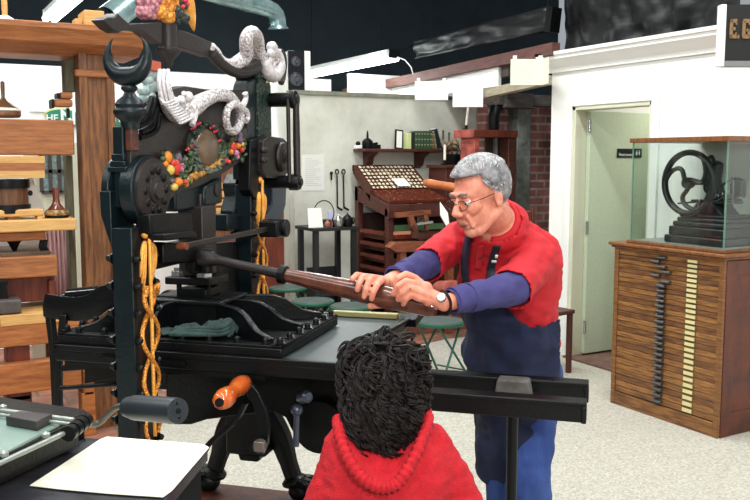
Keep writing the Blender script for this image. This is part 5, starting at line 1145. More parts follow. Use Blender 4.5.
p0, p1 = kb(480, 200, .3), kb(508, 200, .3); MB().box(fx(V(p0.x, YK+.2, 0)), fx(V(p1.x, YK+.24, b.z))).build('dark_panel', mat('deep_brown', (56, 34, 28), .7), rk); MB().box(fx(V(p0.x+.07, YK+.17, 0)), fx(V(p0.x+.1, YK+.2, b.z))).build('grey_pipe', M_stone, rk)  # panel in the same even dark brown as the desk's back board
cd = fx(kb(470, 126)); cx_k = fx(kb(471, 126)).x
def candle(loc, h, label):
    t = thing('candle', label, 'candle', loc, 0); MB().lathe([(.035, 0), (.04, .008), (.014, .015), (.014, .04), (.02, .045)], (0, 0, 0), n=16).build('candle_holder', M_iron, t); MB().lathe([(.013, .045), (.013, .045+h), (.002, .05+h)], (0, 0, 0), n=12).build('wax', M_paper, t); return t
cn = candle((b.x+.05, YK+.2, a.z-.019), .16, 'white candle in small holder on top of the red timber beam'); cn.rotation_euler = (0, .12, 0)
p0, p1 = WF.t(446, 180, 'y', 6.7), WF.t(466, 180, 'y', 6.7); zc2 = WF.t(450, 165, 'y', 6.7).z
dc_ = thing('dark_cupboard', 'dark red-brown cupboard left of the red timber post', 'cupboard', (p0.x, 6.7, 0)); w_ = p1.x-p0.x
MB().box((0, 0, 0), (w_, .3, zc2-.03)).build('body', M_darkred, dc_, bevel=.004); MB().box((-.02, -.02, zc2-.03), (w_+.02, .32, zc2)).build('top', M_darkred, dc_, bevel=.004); MB().box((.04, -.012, .1), (w_-.04, .0, zc2-.1)).build('cupboard_door', M_darkred, dc_, bevel=.004)
candle((WF.t(446.5, 165, 'y', 6.75).x, 6.78, zc2+.001), .14, 'white candle standing on the dark cupboard')
bs = thing('wire_basket', 'dark basket with looped handle on the dark cupboard', 'basket', (WF.t(456, 165, 'y', 6.85).x, 6.9, zc2+.001)); MB().lathe([(.07, 0), (.09, .1), (.085, .1), (.06, .01)], (0, 0, 0)).build('basket_bowl', M_iron, bs); MB().tube([(.085*math.cos(t_), 0, .1+.1*math.sin(t_)) for t_ in [R(i*15) for i in range(13)]], .006, 6).build('basket_handle', M_iron, bs)
for k in range(4): MB().sph((.03*math.cos(k*1.6), .03*math.sin(k*1.6), .1), .03).build('contents', (mat('olive_fruit', (120, 124, 70), .5), M_ye, M_darkred, M_bkg)[k], bs)
# chair back seen past the man's shoulder
chx = at_d(523, 215, 6.5)
chb = thing('wooden_chair', 'red-brown wooden chair seen behind the man near the brick wall', 'chair', (chx.x, chx.y, 0), R(10))
for x in (-.14, .11): MB().box((x, 0, 0), (x+.035, .035, 1.22)).build('rear_leg', M_darkred, chb, bevel=.004); MB().box((x, -.38, 0), (x+.035, -.345, .45)).build('front_leg', M_darkred, chb, bevel=.004)
MB().box((-.15, -.39, .45), (.155, .04, .48)).build('seat', M_darkred, chb, bevel=.006); MB().box((-.13, .005, 1.05), (.13, .03, 1.2)).build('backrest', M_redwood, chb, bevel=.01); MB().box((-.13, .005, .75), (.13, .03, .8)).build('back_rail', M_redwood, chb)
# low red-brown bench behind the stools with a barrel-like roller
lb0, lb1 = at_d(268, 303, 7.2), at_d(470, 303, 7.0)
bn0 = WF.t(300, 310, 'y', 6.45); bn1 = WF.t(462, 310, 'y', 6.45)
# -- folding stools
M_sg = mat('green_enamel', (22, 88, 66), .35); M_seat = mat('grey_green_seat', (84, 96, 92), .5, 0, (70, 82, 78), 20)
def stool():
    r = thing('folding_stool', 'round green stool', 'stool', (0, 0, 0), 0, 'round folding stools')
    Rr, H = .165, .46
    MB().lathe([(Rr*.6, H-.012), (Rr*.97, H-.01), (Rr, H), (Rr*.97, H+.012), (Rr*.5, H+.018), (.001, H+.019)], (0, 0, 0), n=36).build('seat', M_seat, r)
    MB().lathe([(Rr, H-.018), (Rr+.008, H-.012), (Rr+.008, H+.002), (Rr, H+.006)], (0, 0, 0), n=36).build('seat_rim', M_sg, r)
    for k in range(2):
        for s in (-1, 1):
            y = s*.11; x = .13*(1 if k else -1)
            MB().cyl((x, y*.8, H-.015), (-x*1.5, y*1.3, .012), .0085, n=8).cyl((-x*1.5-.012, y*1.3, .008), (-x*1.5+.012, y*1.3, .008), .011, n=8).build('leg', M_sg, r)
        x = -.13*1.5*(1 if k else -1)*.8; MB().cyl((x, -.135, .1), (x, .135, .1), .006, n=8).build('foot_rod', M_sg, r)
    return r
st0 = stool()
for i, (px, py, rz, lb) in enumerate(((440, 320, 20, 'green-legged round stool fully seen left of the man'), (391, 317, -30, 'green-legged round stool half hidden behind the bed of the iron press'), (352, 305, 40, 'round stool under the wooden grip of the press bar'), (313, 300, -15, 'round stool seen between the gilded far column and the bar'), (288, 288, 60, 'farthest round stool close to the far column'))):
    p = at_z(px, py, .46+.012)
    if i == 0: st0.location = (p.x, p.y, 0.001); st0.rotation_euler = (0, 0, R(rz)); st0['label'] = lb
    else: copy_tree(st0, (p.x, p.y, .013 if p.y > 6.2 else .001), R(rz), lb)
# low wooden bench board running behind the stools
p0 = WF.t(372, 318, 'y', 6.9); 
rb_ = MB().box((WF.t(300, 300, 'y', 6.6).x, 6.5, .0125), (WF.t(470, 300, 'y', 6.6).x, 6.75, .12)).build('floor_timber', mat('terracotta_timber', (150, 96, 76), .7, 0, (120, 74, 60), 5), bevel=.006)
tag(rb_, 'long low reddish timber lying on the pavers behind the stools', 'timber')
br_ = at_d(452, 288, 6.2); bq = thing('round_log', 'short reddish log end lying beside the man on the bench', 'log', (0, 0, 0))
MB().cyl(at_d(440, 290, 6.4), at_d(456, 290, 6.1), .07, n=20).build('log_wood', M_redp, bq); MB().box(at_d(430, 300, 6.5)-V(.1, .1, 0), V(at_d(460, 300, 6.2).x+.1, at_d(460, 300, 6.2).y+.1, at_d(430, 297, 6.4).z)).build('log_block', M_darkred, bq)

# brown cabinet glimpsed between the press columns, and the little red box
ca, cb2 = WF.t(222, 200, 'y', 6.7), WF.t(284, 200, 'y', 6.98); zc3 = WF.t(240, 152, 'y', 6.98).z
wc3 = thing('wooden_cabinet', 'brown wooden cabinet glimpsed between the columns of the iron press', 'cabinet', (ca.x, 6.98, 0)); w_ = cb2.x-ca.x
MB().box((0, 0, 0), (w_, .25, zc3)).build('cabinet_body', mat('warm_brown_wood', (150, 92, 56), .5, 0, (110, 62, 38), 6, (8, 8, 1)), wc3, bevel=.006)
for k in range(2): MB().box((.03+k*w_/2, -.02, .1), (w_/2-.02+k*w_/2, .0, zc3*.55)).build('cabinet_door', M_redwood, wc3, bevel=.004)
for k in range(6): MB().box((.04, -.015, zc3*.6+k*.07), (w_-.04, .0, zc3*.6+.05+k*.07)).build('cabinet_drawer', M_pine, wc3, bevel=.003)
rbx = at_d(223.5, 276, 5.4); zt5 = rbx.z
st5 = thing('small_stand', 'dark metal stand holding the red box behind the press', 'stand', (rbx.x, rbx.y, 0), YAW)
MB().box((-.12, -.1, zt5-.02), (.12, .1, zt5)).build('stand_top', M_iron, st5)
for x in (-.1, .1):
    for y in (-.08, .08): MB().cyl((x, y, .012), (x, y, zt5-.02), .01).build('leg', M_sg, st5)
rb5 = thing('red_box', 'small bright red box glimpsed under the pull rod of the press', 'box', (rbx.x, rbx.y, zt5+.001), YAW); MB().box((-.05, -.04, 0), (.05, .04, .045)).build('box_body', M_redlight, rb5, bevel=.004); MB().box((-.052, -.042, .04), (.052, .042, .05)).build('box_lid', M_rose, rb5, bevel=.003)
# ================================================================= PEOPLE
def proj(p):
    d = Vector(p)-CP; z = d.dot(fw); return 375+F*d.dot(rt)/z, 250-F*d.dot(up)/z
def blob(caps, vox, sm=4, infl=0.0, sph=()):
    """union of tapered capsules and ellipsoids as one continuous surface -> (verts, faces)"""
    b = MB()
    for c in caps:
        p0, p1, r0, r1 = c; b.cap(p0, p1, r0+infl, r1+infl, n=18, k=5)
    for c, r, rot in sph: b.sph(c, tuple(x+infl for x in r), rot, 24, 16)
    o = b.build('tmp', None, None); off = o.location.copy()
    remesh(o, vox, sm)
    dg = bpy.context.evaluated_depsgraph_get(); me = bpy.data.meshes.new_from_object(o.evaluated_get(dg))
    vs = [v.co+off for v in me.vertices]; fs = [tuple(f.vertices) for f in me.polygons]; ns = [v.normal.copy() for v in me.vertices]
    bpy.data.objects.remove(o); bpy.data.meshes.remove(me)
    return vs, fs, ns
def fold(vs, ns, amp, sc, st=(1, 1, 1), seed=0):
    return [v+n*amp*noise.noise(V(v.x*sc*st[0]+seed, v.y*sc*st[1], v.z*sc*st[2])) for v, n in zip(vs, ns)]
def keep(vs, fs, pred):
    ok = [pred(v) for v in vs]; fs = [f for f in fs if all(ok[i] for i in f)]
    use = sorted({i for f in fs for i in f}); mp = {a: i for i, a in enumerate(use)}
    return [vs[i] for i in use], [tuple(mp[i] for i in f) for f in fs]
def cloth(name, vs, fs, m, par, thick=0):
    o = MB().add(vs, fs).build(name, m, par, world=True, sharp=180, normals=False)
    if thick: s = o.modifiers.new('t', 'SOLIDIFY'); s.thickness = thick; s.offset = 1
    return o
def L3(*a): return [at_d(*p) for p in a]
def lerp_y(pts, x):
    for (x0, y0), (x1, y1) in zip(pts, pts[1:]):
        if x0 <= x <= x1: return y0+(y1-y0)*(x-x0)/(x1-x0)
    return pts[0][1] if x < pts[0][0] else pts[-1][1]
M_skin = mat('skin', (226, 152, 126), .5, 0, (206, 124, 102), 30, sss=.08, bump=.08, bsc=200)
M_red = mat('red_polo', (200, 26, 40), .8, 0, (182, 20, 32), 20, bump=.15, bsc=300)
M_blue = mat('indigo_undershirt', (66, 62, 118), .85, 0, (54, 50, 102), 18, bump=.2, bsc=300)
M_navy = mat('navy_denim_apron', (15, 23, 52), .85, 0, (24, 34, 68), 16, bump=.3, bsc=400)
M_jean = mat('blue_jeans', (34, 58, 122), .85, 0, (56, 84, 150), 10, (1, 1, .4), bump=.3, bsc=300)

# ------------------------------------------------------------ the printer
foot = at_d(514, 400, 3.12); man = thing('person', 'grey-haired man with glasses in red polo shirt and denim apron pulling the press bar', 'person', (foot.x, foot.y, 0))
def C3(a): return rt*a[0]+fh*a[1]+V(0, 0, a[2])
Fd = C3((-.82, -.50, -.27)).normalized(); Ud = C3((-.22, -.10, .96)); Ud = (Ud-Fd*Ud.dot(Fd)).normalized(); Sd = Ud.cross(Fd).normalized()   # subject's left
if Sd.dot(rt) < 0: Sd = -Sd
hc = at_d(480.5, 194.5, 2.76); HS = .95
RM = Matrix((Fd, Sd, Ud)).transposed()
H = lambda f, s, u: hc+(Fd*f+Sd*s+Ud*u)*HS
def E(f, s, u, a, b, c): return (H(f, s, u), (a*HS, b*HS, c*HS), RM)
nb = at_d(499, 228, 2.90); SLd = at_d(536, 258, 2.92); SRd = at_d(458, 240, 3.12)
ELl = at_d(514, 288, 2.68); WRl = at_d(444, 303, 2.53); ELr = at_d(428, 263, 2.90); WRr = at_d(389, 282, 2.70)
chest = at_d(500, 276, 3.06); uback = at_d(524, 264, 3.02); belly = at_d(515, 325, 3.10); hips = at_d(517, 372, 3.14)
K = lambda a, b, r0, r1: (a, b, r0, r1)
kn0, kn1 = at_d(507, 478, 3.10), at_d(528, 478, 3.02); an0, an1 = at_d(506, 575, 3.16), at_d(530, 585, 3.06)
an0.z = an1.z = .09
fdir = C3((-.65, -.76, 0)).normalized()
headE = [E(-.012, 0, .03, .1, .076, .088), E(.028, 0, -.045, .066, .058, .08), E(.042, 0, .022, .05, .055, .052), E(.068, 0, -.108, .026, .028, .022)]
hk = lambda a, b, r0, r1=None: (H(*a), H(*b), r0*HS, (r1 or r0)*HS)
headK = [hk((.092, 0, .012), (.118, 0, -.032), .0085, .013), hk((.108, .012, -.038), (.108, -.012, -.038), .0095), hk((.088, -.036, .024), (.088, .036, .024), .0105),
         hk((-.015, .052, -.06), (.055, .022, -.108), .02, .02), hk((-.015, -.052, -.06), (.055, -.022, -.108), .02, .02),
         hk((.072, .036, -.03), (.06, .045, -.02), .02, .02), hk((.072, -.036, -.03), (.06, -.045, -.02), .02, .02),
         hk((.092, -.018, -.072), (.092, .018, -.072), .0085), hk((.088, -.016, -.086), (.088, .016, -.086), .008), hk((.09, .028, -.05), (.082, .032, -.085), .01, .009), hk((.09, -.028, -.05), (.082, -.032, -.085), .01, .009)]
for s in (-1, 1):
    headE += [E(-.012, s*.078, -.008, .018, .008, .032), E(-.008, s*.079, -.032, .011, .008, .012)]
bodyK = [K(H(-.03, 0, -.05), nb, .056, .062), K(nb, SLd, .06, .05), K(nb, SRd, .06, .05), K(SLd, ELl, .05, .04), K(ELl, WRl, .038, .026), K(SRd, ELr, .05, .04), K(ELr, WRr, .038, .026),
         K(nb, chest, .09, .13), K(chest, belly, .13, .135), K(uback, belly, .12, .13), K(belly, hips, .13, .135), K(hips+rt*-.08, kn0, .085, .06), K(hips+rt*.08, kn1, .085, .06), K(kn0, an0, .058, .04), K(kn1, an1, .058, .04),
         K(an0-V(0, 0, .05), an0+fdir*.15-V(0, 0, .05), .04, .03), K(an1-V(0, 0, .05), an1+fdir*.15-V(0, 0, .05), .04, .03)]
# hands: palm fans out from the wrist to four knuckles, fingers close on the grip
hands = []
def finger(base, pts, r=.0098): 
    P = [at_d(*p) for p in pts]; hands.append(K(base, P[0], .013, r*1.12))
    for a, b, q0, q1 in zip(P, P[1:], (r*1.1, r, r*.92), (r, r*.92, r*.82)): hands.append(K(a, b, q0, q1))
WL = WRl; 
for pts in (((415, 278, 2.545), (406, 274, 2.535), (398, 278, 2.525), (395, 285, 2.53)), ((417, 284, 2.52), (406, 281, 2.508), (398, 286, 2.505), (393, 294, 2.518)), ((418, 291, 2.508), (409, 288, 2.498), (402, 293, 2.5), (398, 299.5, 2.512)), ((418, 298, 2.508), (411, 294.5, 2.50), (406, 299, 2.502), (403.5, 304, 2.515))):
    finger(WL, pts, .0102)
finger(WL, ((430, 308, 2.55), (422, 311, 2.58), (412, 311, 2.60)), .0108)
hands.append(K(at_d(426, 288, 2.535), at_d(428, 300, 2.525), .02, .02)); hands.append(K(WL, at_d(428, 294, 2.53), .026, .02))
for pts in (((363, 276.5, 2.63), (357, 275, 2.615), (352.5, 279, 2.60)), ((367, 277, 2.61), (362, 278, 2.575), (359, 284, 2.562), (357.5, 290, 2.563)), ((374, 278, 2.605), (369, 281, 2.56), (366, 289, 2.548), (364, 297, 2.553)), ((381, 281, 2.60), (377, 285, 2.555), (373.5, 292, 2.543), (371.5, 299, 2.55))):
    finger(WRr, pts, .0104)
finger(WRr, ((388, 296, 2.66), (382, 305, 2.62), (370, 306, 2.585)), .0105)
hands.append(K(at_d(370, 279, 2.625), at_d(384, 282, 2.635), .017, .019))
vs, fs, ns = blob(bodyK+headK+hands, .0034, 1, 0, headE)
body = cloth('body', vs, fs, M_skin, man)
# eyes, brows, lips
for s in (-1, 1):
    MB().sph(H(.081, s*.031, -.001), .0115*HS).build('eye', M_white, man, world=True); MB().sph(H(.0905, s*.031+.001, -.0045), .0045*HS).build('iris', mat('iris_dark', (50, 40, 36), .2), man, world=True)
    MB().tube(smooth([H(.100, s*.014, .024), H(.1005, s*.03, .030), H(.089, s*.048, .026)], 3), .0045, 8, flat=(1, .7)).build('eyebrow', mat('grey_brow', (110, 100, 98), .8), man, world=True)
    MB().tube(smooth([H(.0905, s*.017, .0085), H(.0945, s*.031, .0095), H(.086, s*.046, .006)], 3), .0035, 8).build('eyelid', M_skin, man, world=True)
MB().cap(H(.1, -.014, -.079), H(.1, .014, -.079), .0035).build('mouth', mat('lip_dark', (130, 60, 56), .6), man, world=True)  # dark red line between the lips
# glasses
gl_ = MB()
for s in (-1, 1):
    c = H(.108, s*.032, -.006); ring = [c+(Sd*math.cos(t)*.024+Ud*math.sin(t)*.0165+Fd*(-.004*abs(math.cos(t))))*HS for t in [2*math.pi*i/26 for i in range(26)]]
    gl_.tube(ring, .0011, 6, closed=True); gl_.tube([H(.100, s*.056, .0), H(.05, s*.074, .002), H(-.005, s*.08, .006), H(-.02, s*.078, -.012)], .0013, 6)
gl_.tube(smooth([H(.110, -.01, -.002), H(.1145, 0, .002), H(.110, .01, -.002)], 3), .0012, 6)
gls = gl_.build('glasses', mat('wire_frame', (70, 66, 64), .25, .8), man, world=True)
# hair: cap plus combed strands
M_hair = mat('grey_hair', (150, 147, 149), .5, 0, (80, 78, 82), 30, (1, 1, 1), bump=.3, bsc=80)
M_hair2 = mat('grey_hair_strands', (206, 204, 206), .45, 0, (104, 102, 106), 70)
def hl(f, s, u):  # inside the hair region?
    line = .078 if f > .045 else (.078+(f-.045)*1.35 if f > .01 else (.03+(f-.01)*1.1 if f > -.03 else -.05))
    if -.035 < f < .012 and abs(s) > .05: line = max(line if f > 0 else -.03, -.03 if f < -.018 else .0)
    return u > line
def hs_(a, e, k):   # point on skull ellipsoid
    return (-.012+(.1+k)*math.cos(e)*math.cos(a), (.076+k)*math.cos(e)*math.sin(a), .03+(.088+k)*math.sin(e))
vs_, fs_ = [], []; na, ne = 56, 30
for j in range(ne+1):
    for i in range(na):
        a = 2*math.pi*i/na; e = -math.pi/2*.8+math.pi*.9*j/ne; q = hs_(a, e, .009+.006*noise.noise(V(math.cos(a)*3, math.sin(a)*3, e*3))+.006*max(0, math.sin(e))); vs_.append(q)
for j in range(ne):
    for i in range(na):
        f = (j*na+i, j*na+(i+1) % na, (j+1)*na+(i+1) % na, (j+1)*na+i)
        if all(hl(*vs_[k]) for k in f): fs_.append(f)
vv, ff = keep([H(*q) for q in vs_], fs_, lambda v: True)
hb_ = cloth('hair', vv, ff, M_hair, man, .004)
rr = random.Random(11); hm = MB(); cnt = 0
while cnt < 2200:
    a = rr.uniform(0, 2*math.pi); e = rr.uniform(-.75, 1.5); q = Vector(hs_(a, e, .006))
    if not hl(*q): continue
    cnt += 1; top = q.z > .075
    # combing field: from the part sweeping back and toward the right side; sides go down and back
    P = []; p = q.copy(); L_ = rr.uniform(.03, .05)*(1.2 if top else .8); lift = .012 if top else .005
    for k in range(6):
        t = k/5; P.append(H(*(p+(p-Vector((-.012, 0, .03))).normalized()*lift*math.sin(t*math.pi*.8))))
        if p.z > .07: d = Vector((-.45, -.85+.3*rr.uniform(-1, 1), .0))
        else: d = Vector((-.45, 0, -.9))
        n_ = Vector(((p.x+.012)/.1**2, p.y/.076**2, (p.z-.03)/.088**2)).normalized(); d = (d-n_*d.dot(n_)).normalized(); p = p+d*L_/5
        dd = Vector(((p.x+.012)/.106, p.y/.082, (p.z-.03)/.094)); 
        if dd.length < 1: p = Vector((-.012, 0, .03))+(p-Vector((-.012, 0, .03)))/dd.length
    hm.tube(P, [.0015, .0019, .0019, .0017, .0012, .0004], 4)
hs2 = hm.build('hair_strands', M_hair2, hb_, world=True, sharp=180); hs2['kind'] = 'stuff'
# clothes ---------------------------------------------------------------
cor = lambda a, b, t: a.lerp(b, t)
slR = cor(SLd, ELl, .97); srR = cor(SRd, ELr, .97)
shirtK = [K(nb+V(0, 0, -.01), SLd, .07, .068), K(nb+V(0, 0, -.01), SRd, .07, .066), K(SLd, slR, .07, .064), K(SRd, srR, .066, .058), K(nb, chest, .10, .150), K(chest, belly, .150, .155), K(uback, belly, .135, .15), K(belly, hips, .155, .16), K(nb, uback, .075, .13)]
vs, fs, ns = blob(shirtK, .007, 5)
vs = fold(vs, ns, .012, 7, (1, 1, 2)); vs = fold(vs, ns, .006, 20, (1, 1, 2.2), 5)
zbot = at_z(520, 379, 0); hz = at_d(560, 380, 3.1).z
fs_c = fs
nd = (H(-.03, 0, -.05)-nb).normalized()
def shp(v):
    if (v-nb).dot(nd) > .058 and (v-nb).length < .115: return False
    e = (ELl-SLd).normalized(); 
    if (v-ELl).dot(e) > .012 and (v-ELl).length < .11: return False
    e = (ELr-SRd).normalized()
    if (v-ELr).dot(e) > .012 and (v-ELr).length < .10: return False
    return v.z > hz
v1, f1 = keep(vs, fs, shp); shirt = cloth('polo_shirt', v1, f1, M_red, man, .004)
# collar ring and placket
def ringpts(c, ax, r, n=24, sq=1):
    ax = ax.normalized(); x = ax.cross(V(0, 0, 1)); x = x.normalized() if x.length > .1 else rt; y = ax.cross(x); return [c+x*r*math.cos(2*math.pi*i/n)+y*r*sq*math.sin(2*math.pi*i/n) for i in range(n)]
# standing collar, opening at the front with two points
cax = nd; xx = (fdir-cax*fdir.dot(cax)).normalized(); yy = cax.cross(xx)
cv_, cf_ = [], []; n = 40
for i in range(n+1):
    a = R(28)+(2*math.pi-R(56))*i/n; dr_n = xx*math.cos(a)+yy*math.sin(a); tip = max(0, math.cos(a)-.45)*.09
    for k, (r, h) in enumerate(((.064, .035), (.067, .060), (.078, .054), (.092, .016-tip))): cv_.append(nb+cax*h+dr_n*r+xx*(tip*.3 if k == 3 else 0))
for i in range(n):
    for k in range(3): a = i*4+k; cf_.append((a, a+1, a+5, a+4))
cloth('collar', cv_, cf_, M_red, man, .004)
MB().tube([nb+cax*.03+(xx*math.cos(t)+yy*math.sin(t))*.059 for t in [2*math.pi*i/30 for i in range(30)]], .012, 8, closed=True, flat=(1.6, .8), nrm=tuple(cax)).build('undershirt_collar', mat('navy_collar', (26, 30, 70), .85), man, world=True)
def on_front(px, py, D0, caps, infl):
    """first surface point of the capsule set along the sight line"""
    r = ray(px, py).normalized(); t = (D0-.5)
    for _ in range(120):
        p = CP+r*t; dmin = 9
        for a, b, r0, r1 in caps:
            ab = b-a; h = max(0, min(1, (p-a).dot(ab)/max(ab.length_squared, 1e-9))); dmin = min(dmin, (p-a-ab*h).length-(r0+(r1-r0)*h)-infl)
        if dmin < .0008: break
        t += dmin*.9
        if t > 5: return None
    return p
def strip(name, pts, w, m, infl, par, caps=None, th=.003, n=6):
    P = []
    for (x0, y0), (x1, y1) in zip(pts, pts[1:]):
        for k in range(n): P.append((x0+(x1-x0)*k/n, y0+(y1-y0)*k/n))
    P.append(pts[-1]); b = MB(); vv = []
    for x, y in P:
        a = on_front(x-w/2, y, 3.0, caps or shirtK, infl); c = on_front(x+w/2, y, 3.0, caps or shirtK, infl)
        if a is None or c is None: continue
        vv += [a, c]
    fs = [(2*i, 2*i+1, 2*i+3, 2*i+2) for i in range(len(vv)//2-1)]
    return cloth(name, vv, fs, m, par, th)
strip('placket', ((480, 246), (479, 258), (478, 270)), 6, mat('red_placket', (186, 26, 36), .8), .009, man)
for y in (258,): 
    p = on_front(480, y, 3.0, shirtK, .014)
    MB().sph(p, .005).build('button', mat('button_dark', (60, 30, 34), .4), man, world=True)
torsoK = shirtK[4:8]
strip('apron_strap', ((469, 232), (466, 246), (464, 262), (465, 280), (468, 300)), 6.5, M_navy, .013, man, shirtK)
strip('apron_strap', ((497, 246), (494, 256), (491, 268), (489, 285), (488, 300)), 8, mat('black_strap', (22, 24, 40), .8), .013, man, shirtK)
strip('strap_emblem', ((496.6, 255), (496.2, 258.5)), 3, M_white, .018, man, shirtK, .001, 2); strip('strap_emblem', ((494, 260.5), (494, 263)), 5, M_white, .018, man, shirtK, .001, 2)
# sleeves of the undershirt
for nm, A, B, s0, s1, rr0, rr1 in (('near', ELl, WRl, -.1, .90, .054, .040), ('far', ELr, WRr, -.1, .86, .052, .040)):
    up_s = cor(SLd, ELl, .7) if nm == 'near' else cor(SRd, ELr, .7)
    vs, fs, ns = blob([K(up_s, A, .044, .049), K(A, cor(A, B, s1), rr0-.002, rr1-.002)], .005, 3)
    vs = fold(vs, ns, .008, 16, (1.5, 1.5, 1.5), 3)
    e = (B-A).normalized(); lim = cor(A, B, s1+.02)
    v1, f1 = keep(vs, fs, lambda v: (v-lim).dot(e) < 0); sl = cloth('undershirt_sleeve', v1, f1, M_blue, man, .003)
    c = cor(A, B, s1-.02); MB().tube(ringpts(c, e, rr1+.001), .0035, 6, closed=True).build('cuff_seam', M_blue, sl, world=True); c = cor(A, B, s1-.24); MB().tube(ringpts(c, e, rr1+.0045), .003, 6, closed=True).build('cuff_seam', M_blue, sl, world=True)
# watch and ring
wd = (WRl-ELl).normalized(); wc_ = cor(ELl, WRl, .985)+wd*.004
MB().tube(ringpts(wc_, wd, .0325, 28), .0045, 8, closed=True, flat=(.5, 1.6), nrm=None).build('watch_strap', mat('black_strap_gloss', (26, 24, 24), .3), man, world=True)
wf_c = on_front(441.5, 297.5, 2.5, [(wc_-wd*.01, wc_+wd*.01, .031, .031)], .004) or wc_
wn = (wf_c-wc_).normalized(); bx_n = MB(); bx_n.cyl(wf_c-wn*.002, wf_c+wn*.005, .014, n=20); bx_n.build('watch_case', M_chrome, man, world=True); MB().cyl(wf_c+wn*.005, wf_c+wn*.006, .0115, n=20).build('watch_dial', M_white, man, world=True)
rc = at_d(410.5, 288.5, 2.50); rdn = (at_d(402, 293, 2.5)-at_d(409, 288, 2.498)).normalized(); MB().tube(ringpts(rc, rdn, .0112, 16), .0016, 6, closed=True).build('finger_ring', mat('gold_ring', (230, 180, 90), .2, .9), man, world=True)
# jeans
hip0, hip1 = hips+rt*-.06, hips+rt*.07
jk = [K(belly, hips, .13, .15), K(hip0, kn0, .095, .075), K(hip1, kn1, .095, .075), K(kn0, an0, .078, .07), K(kn1, an1, .082, .07)]
vs, fs, ns = blob(jk, .009, 4); vs = fold(vs, ns, .016, 7, (1.6, 1.6, .8), 9); vs = fold(vs, ns, .006, 18, (1, 1, 1.4), 2)
v1, f1 = keep(vs, fs, lambda v: .03 < v.z < hips.z+.1); cloth('jeans', v1, f1, M_jean, man, .003)
for a in (an0, an1): MB().cap(a+fdir*-.03-V(0, 0, .045), a+fdir*.17-V(0, 0, .055), .045, .034, n=16).build('shoe', M_iron, man, world=True)
# denim apron
ak = [K(chest, belly, .15, .158), K(belly, hips, .158, .168), K(hips, hips+V(0, 0, -.34)+fdir*.01-rt*.015, .158, .10), K(hips+rt*.05, hips+rt*.04+V(0, 0, -.35), .11, .10)]
vs, fs, ns = blob(ak, .006, 5, .021); vs = fold(vs, ns, .026, 8, (1.4, 1.4, 1.3), 21); vs = fold(vs, ns, .007, 17, (1, 1, 1.6), 4)
top = [(440, 296), (470, 300), (500, 302), (509, 308), (518, 319), (530, 326), (545, 325), (562, 317), (600, 312)]
def ap(v):
    x, y = proj(v); fr = (v-belly).dot(fdir)
    if y < 380: return y > lerp_y(top, x) and x < 560 and fr > -.06 
    return y < 484 and x < 538 and fr > -.02 or (y < 400 and fr > -.1)
v1, f1 = keep(vs, fs, ap); cloth('denim_apron', v1, f1, M_navy, man, .004)

# ------------------------------------------------------------ the girl
gf = at_d(388, 420, 2.02); girl = thing('person', 'child with long curly black hair in a red hooded sweater watching from behind', 'person', (gf.x, gf.y, 0))
gh = at_d(384, 382, 2.0); gn = at_d(385, 432, 2.03); s0, s1 = at_d(346, 448, 2.03), at_d(430, 444, 2.03)
t0 = at_d(388, 470, 2.02); t1 = V(t0.x, t0.y, .62); hp_ = V(t0.x, t0.y, .55)
e0, e1 = at_d(322, 508, 2.02), at_d(464, 505, 2.02); w0, w1 = e0+fh*.16+V(0, 0, -.06), e1+fh*.16+V(0, 0, -.06)
gk = [K(gh, gh+V(0, 0, .01), .075, .075), K(gh-V(0, 0, .06), gn, .04, .042), K(gn, s0, .04, .04), K(gn, s1, .04, .04), K(s0, e0, .036, .03), K(s1, e1, .036, .03), K(e0, w0, .03, .02), K(e1, w1, .03, .02), K(t0, t1, .09, .085), K(t1, hp_, .09, .095)]
for s in (-1, 1):
    k_ = hp_+rt*.06*s; gk += [K(k_, V(k_.x, k_.y, .3), .06, .045), K(V(k_.x, k_.y, .3), V(k_.x, k_.y, .07), .042, .03), K(V(k_.x, k_.y, .035), V(k_.x, k_.y, .03)+fh*.11, .03, .024)]
    wv = (w0, w1)[(s+1)//2]
    for k in range(4): d_ = fh*.055+rt*(k-1.5)*.014+V(0, 0, -.012); gk.append(K(wv+fh*.03+rt*(k-1.5)*.013, wv+fh*.03+d_, .0075, .006))
    gk.append(K(wv, wv+fh*.04+rt*-s*.03, .01, .007)); gk.append(K(wv, wv+fh*.035, .02, .022))
vs, fs, ns = blob(gk+[K(gh+fh*.085-V(0, 0, .02), gh+fh*.09-V(0, 0, .02), .01, .009), K(gh+fh*.05-V(0, 0, .05), gh+fh*.07-V(0, 0, .06), .035, .025)], .005, 2, 0, [(gh+rt*s*.078-V(0, 0, .02), (.012, .012, .022), None) for s in (-1, 1)])
cloth('body', vs, fs, M_skin, girl)
for s in (-1, 1): MB().sph(gh+fh*.072+rt*s*.028, .01).build('eye', M_iron, girl, world=True)
MB().cap(gh+fh*.088+rt*.014-V(0, 0, .055), gh+fh*.088-rt*.014-V(0, 0, .055), .004).build('mouth', mat('lip_pink', (190, 90, 90), .5), girl, world=True)
M_swt = mat('red_knit', (196, 18, 34), .9, 0, (172, 12, 28), 40, bump=.5, bsc=260)
sk_ = [K(gn-V(0, 0, .03), s0, .055, .058), K(gn-V(0, 0, .03), s1, .055, .058), K(s0, e0, .058, .05), K(s1, e1, .058, .05), K(e0, w0, .048, .036), K(e1, w1, .048, .036), K(t0, t1, .125, .13), K(t0+rt*.06, t1+rt*.06, .105, .11), K(t0-rt*.06, t1-rt*.06, .105, .11), K(t1, hp_, .13, .135)]
vs, fs, ns = blob(sk_, .007, 5); vs = fold(vs, ns, .012, 9, (1, 1, 1), 31); vs = fold(vs, ns, .004, 30, (1, 1, 2), 2)
cloth('knit_sweater', vs, fs, M_swt, girl)
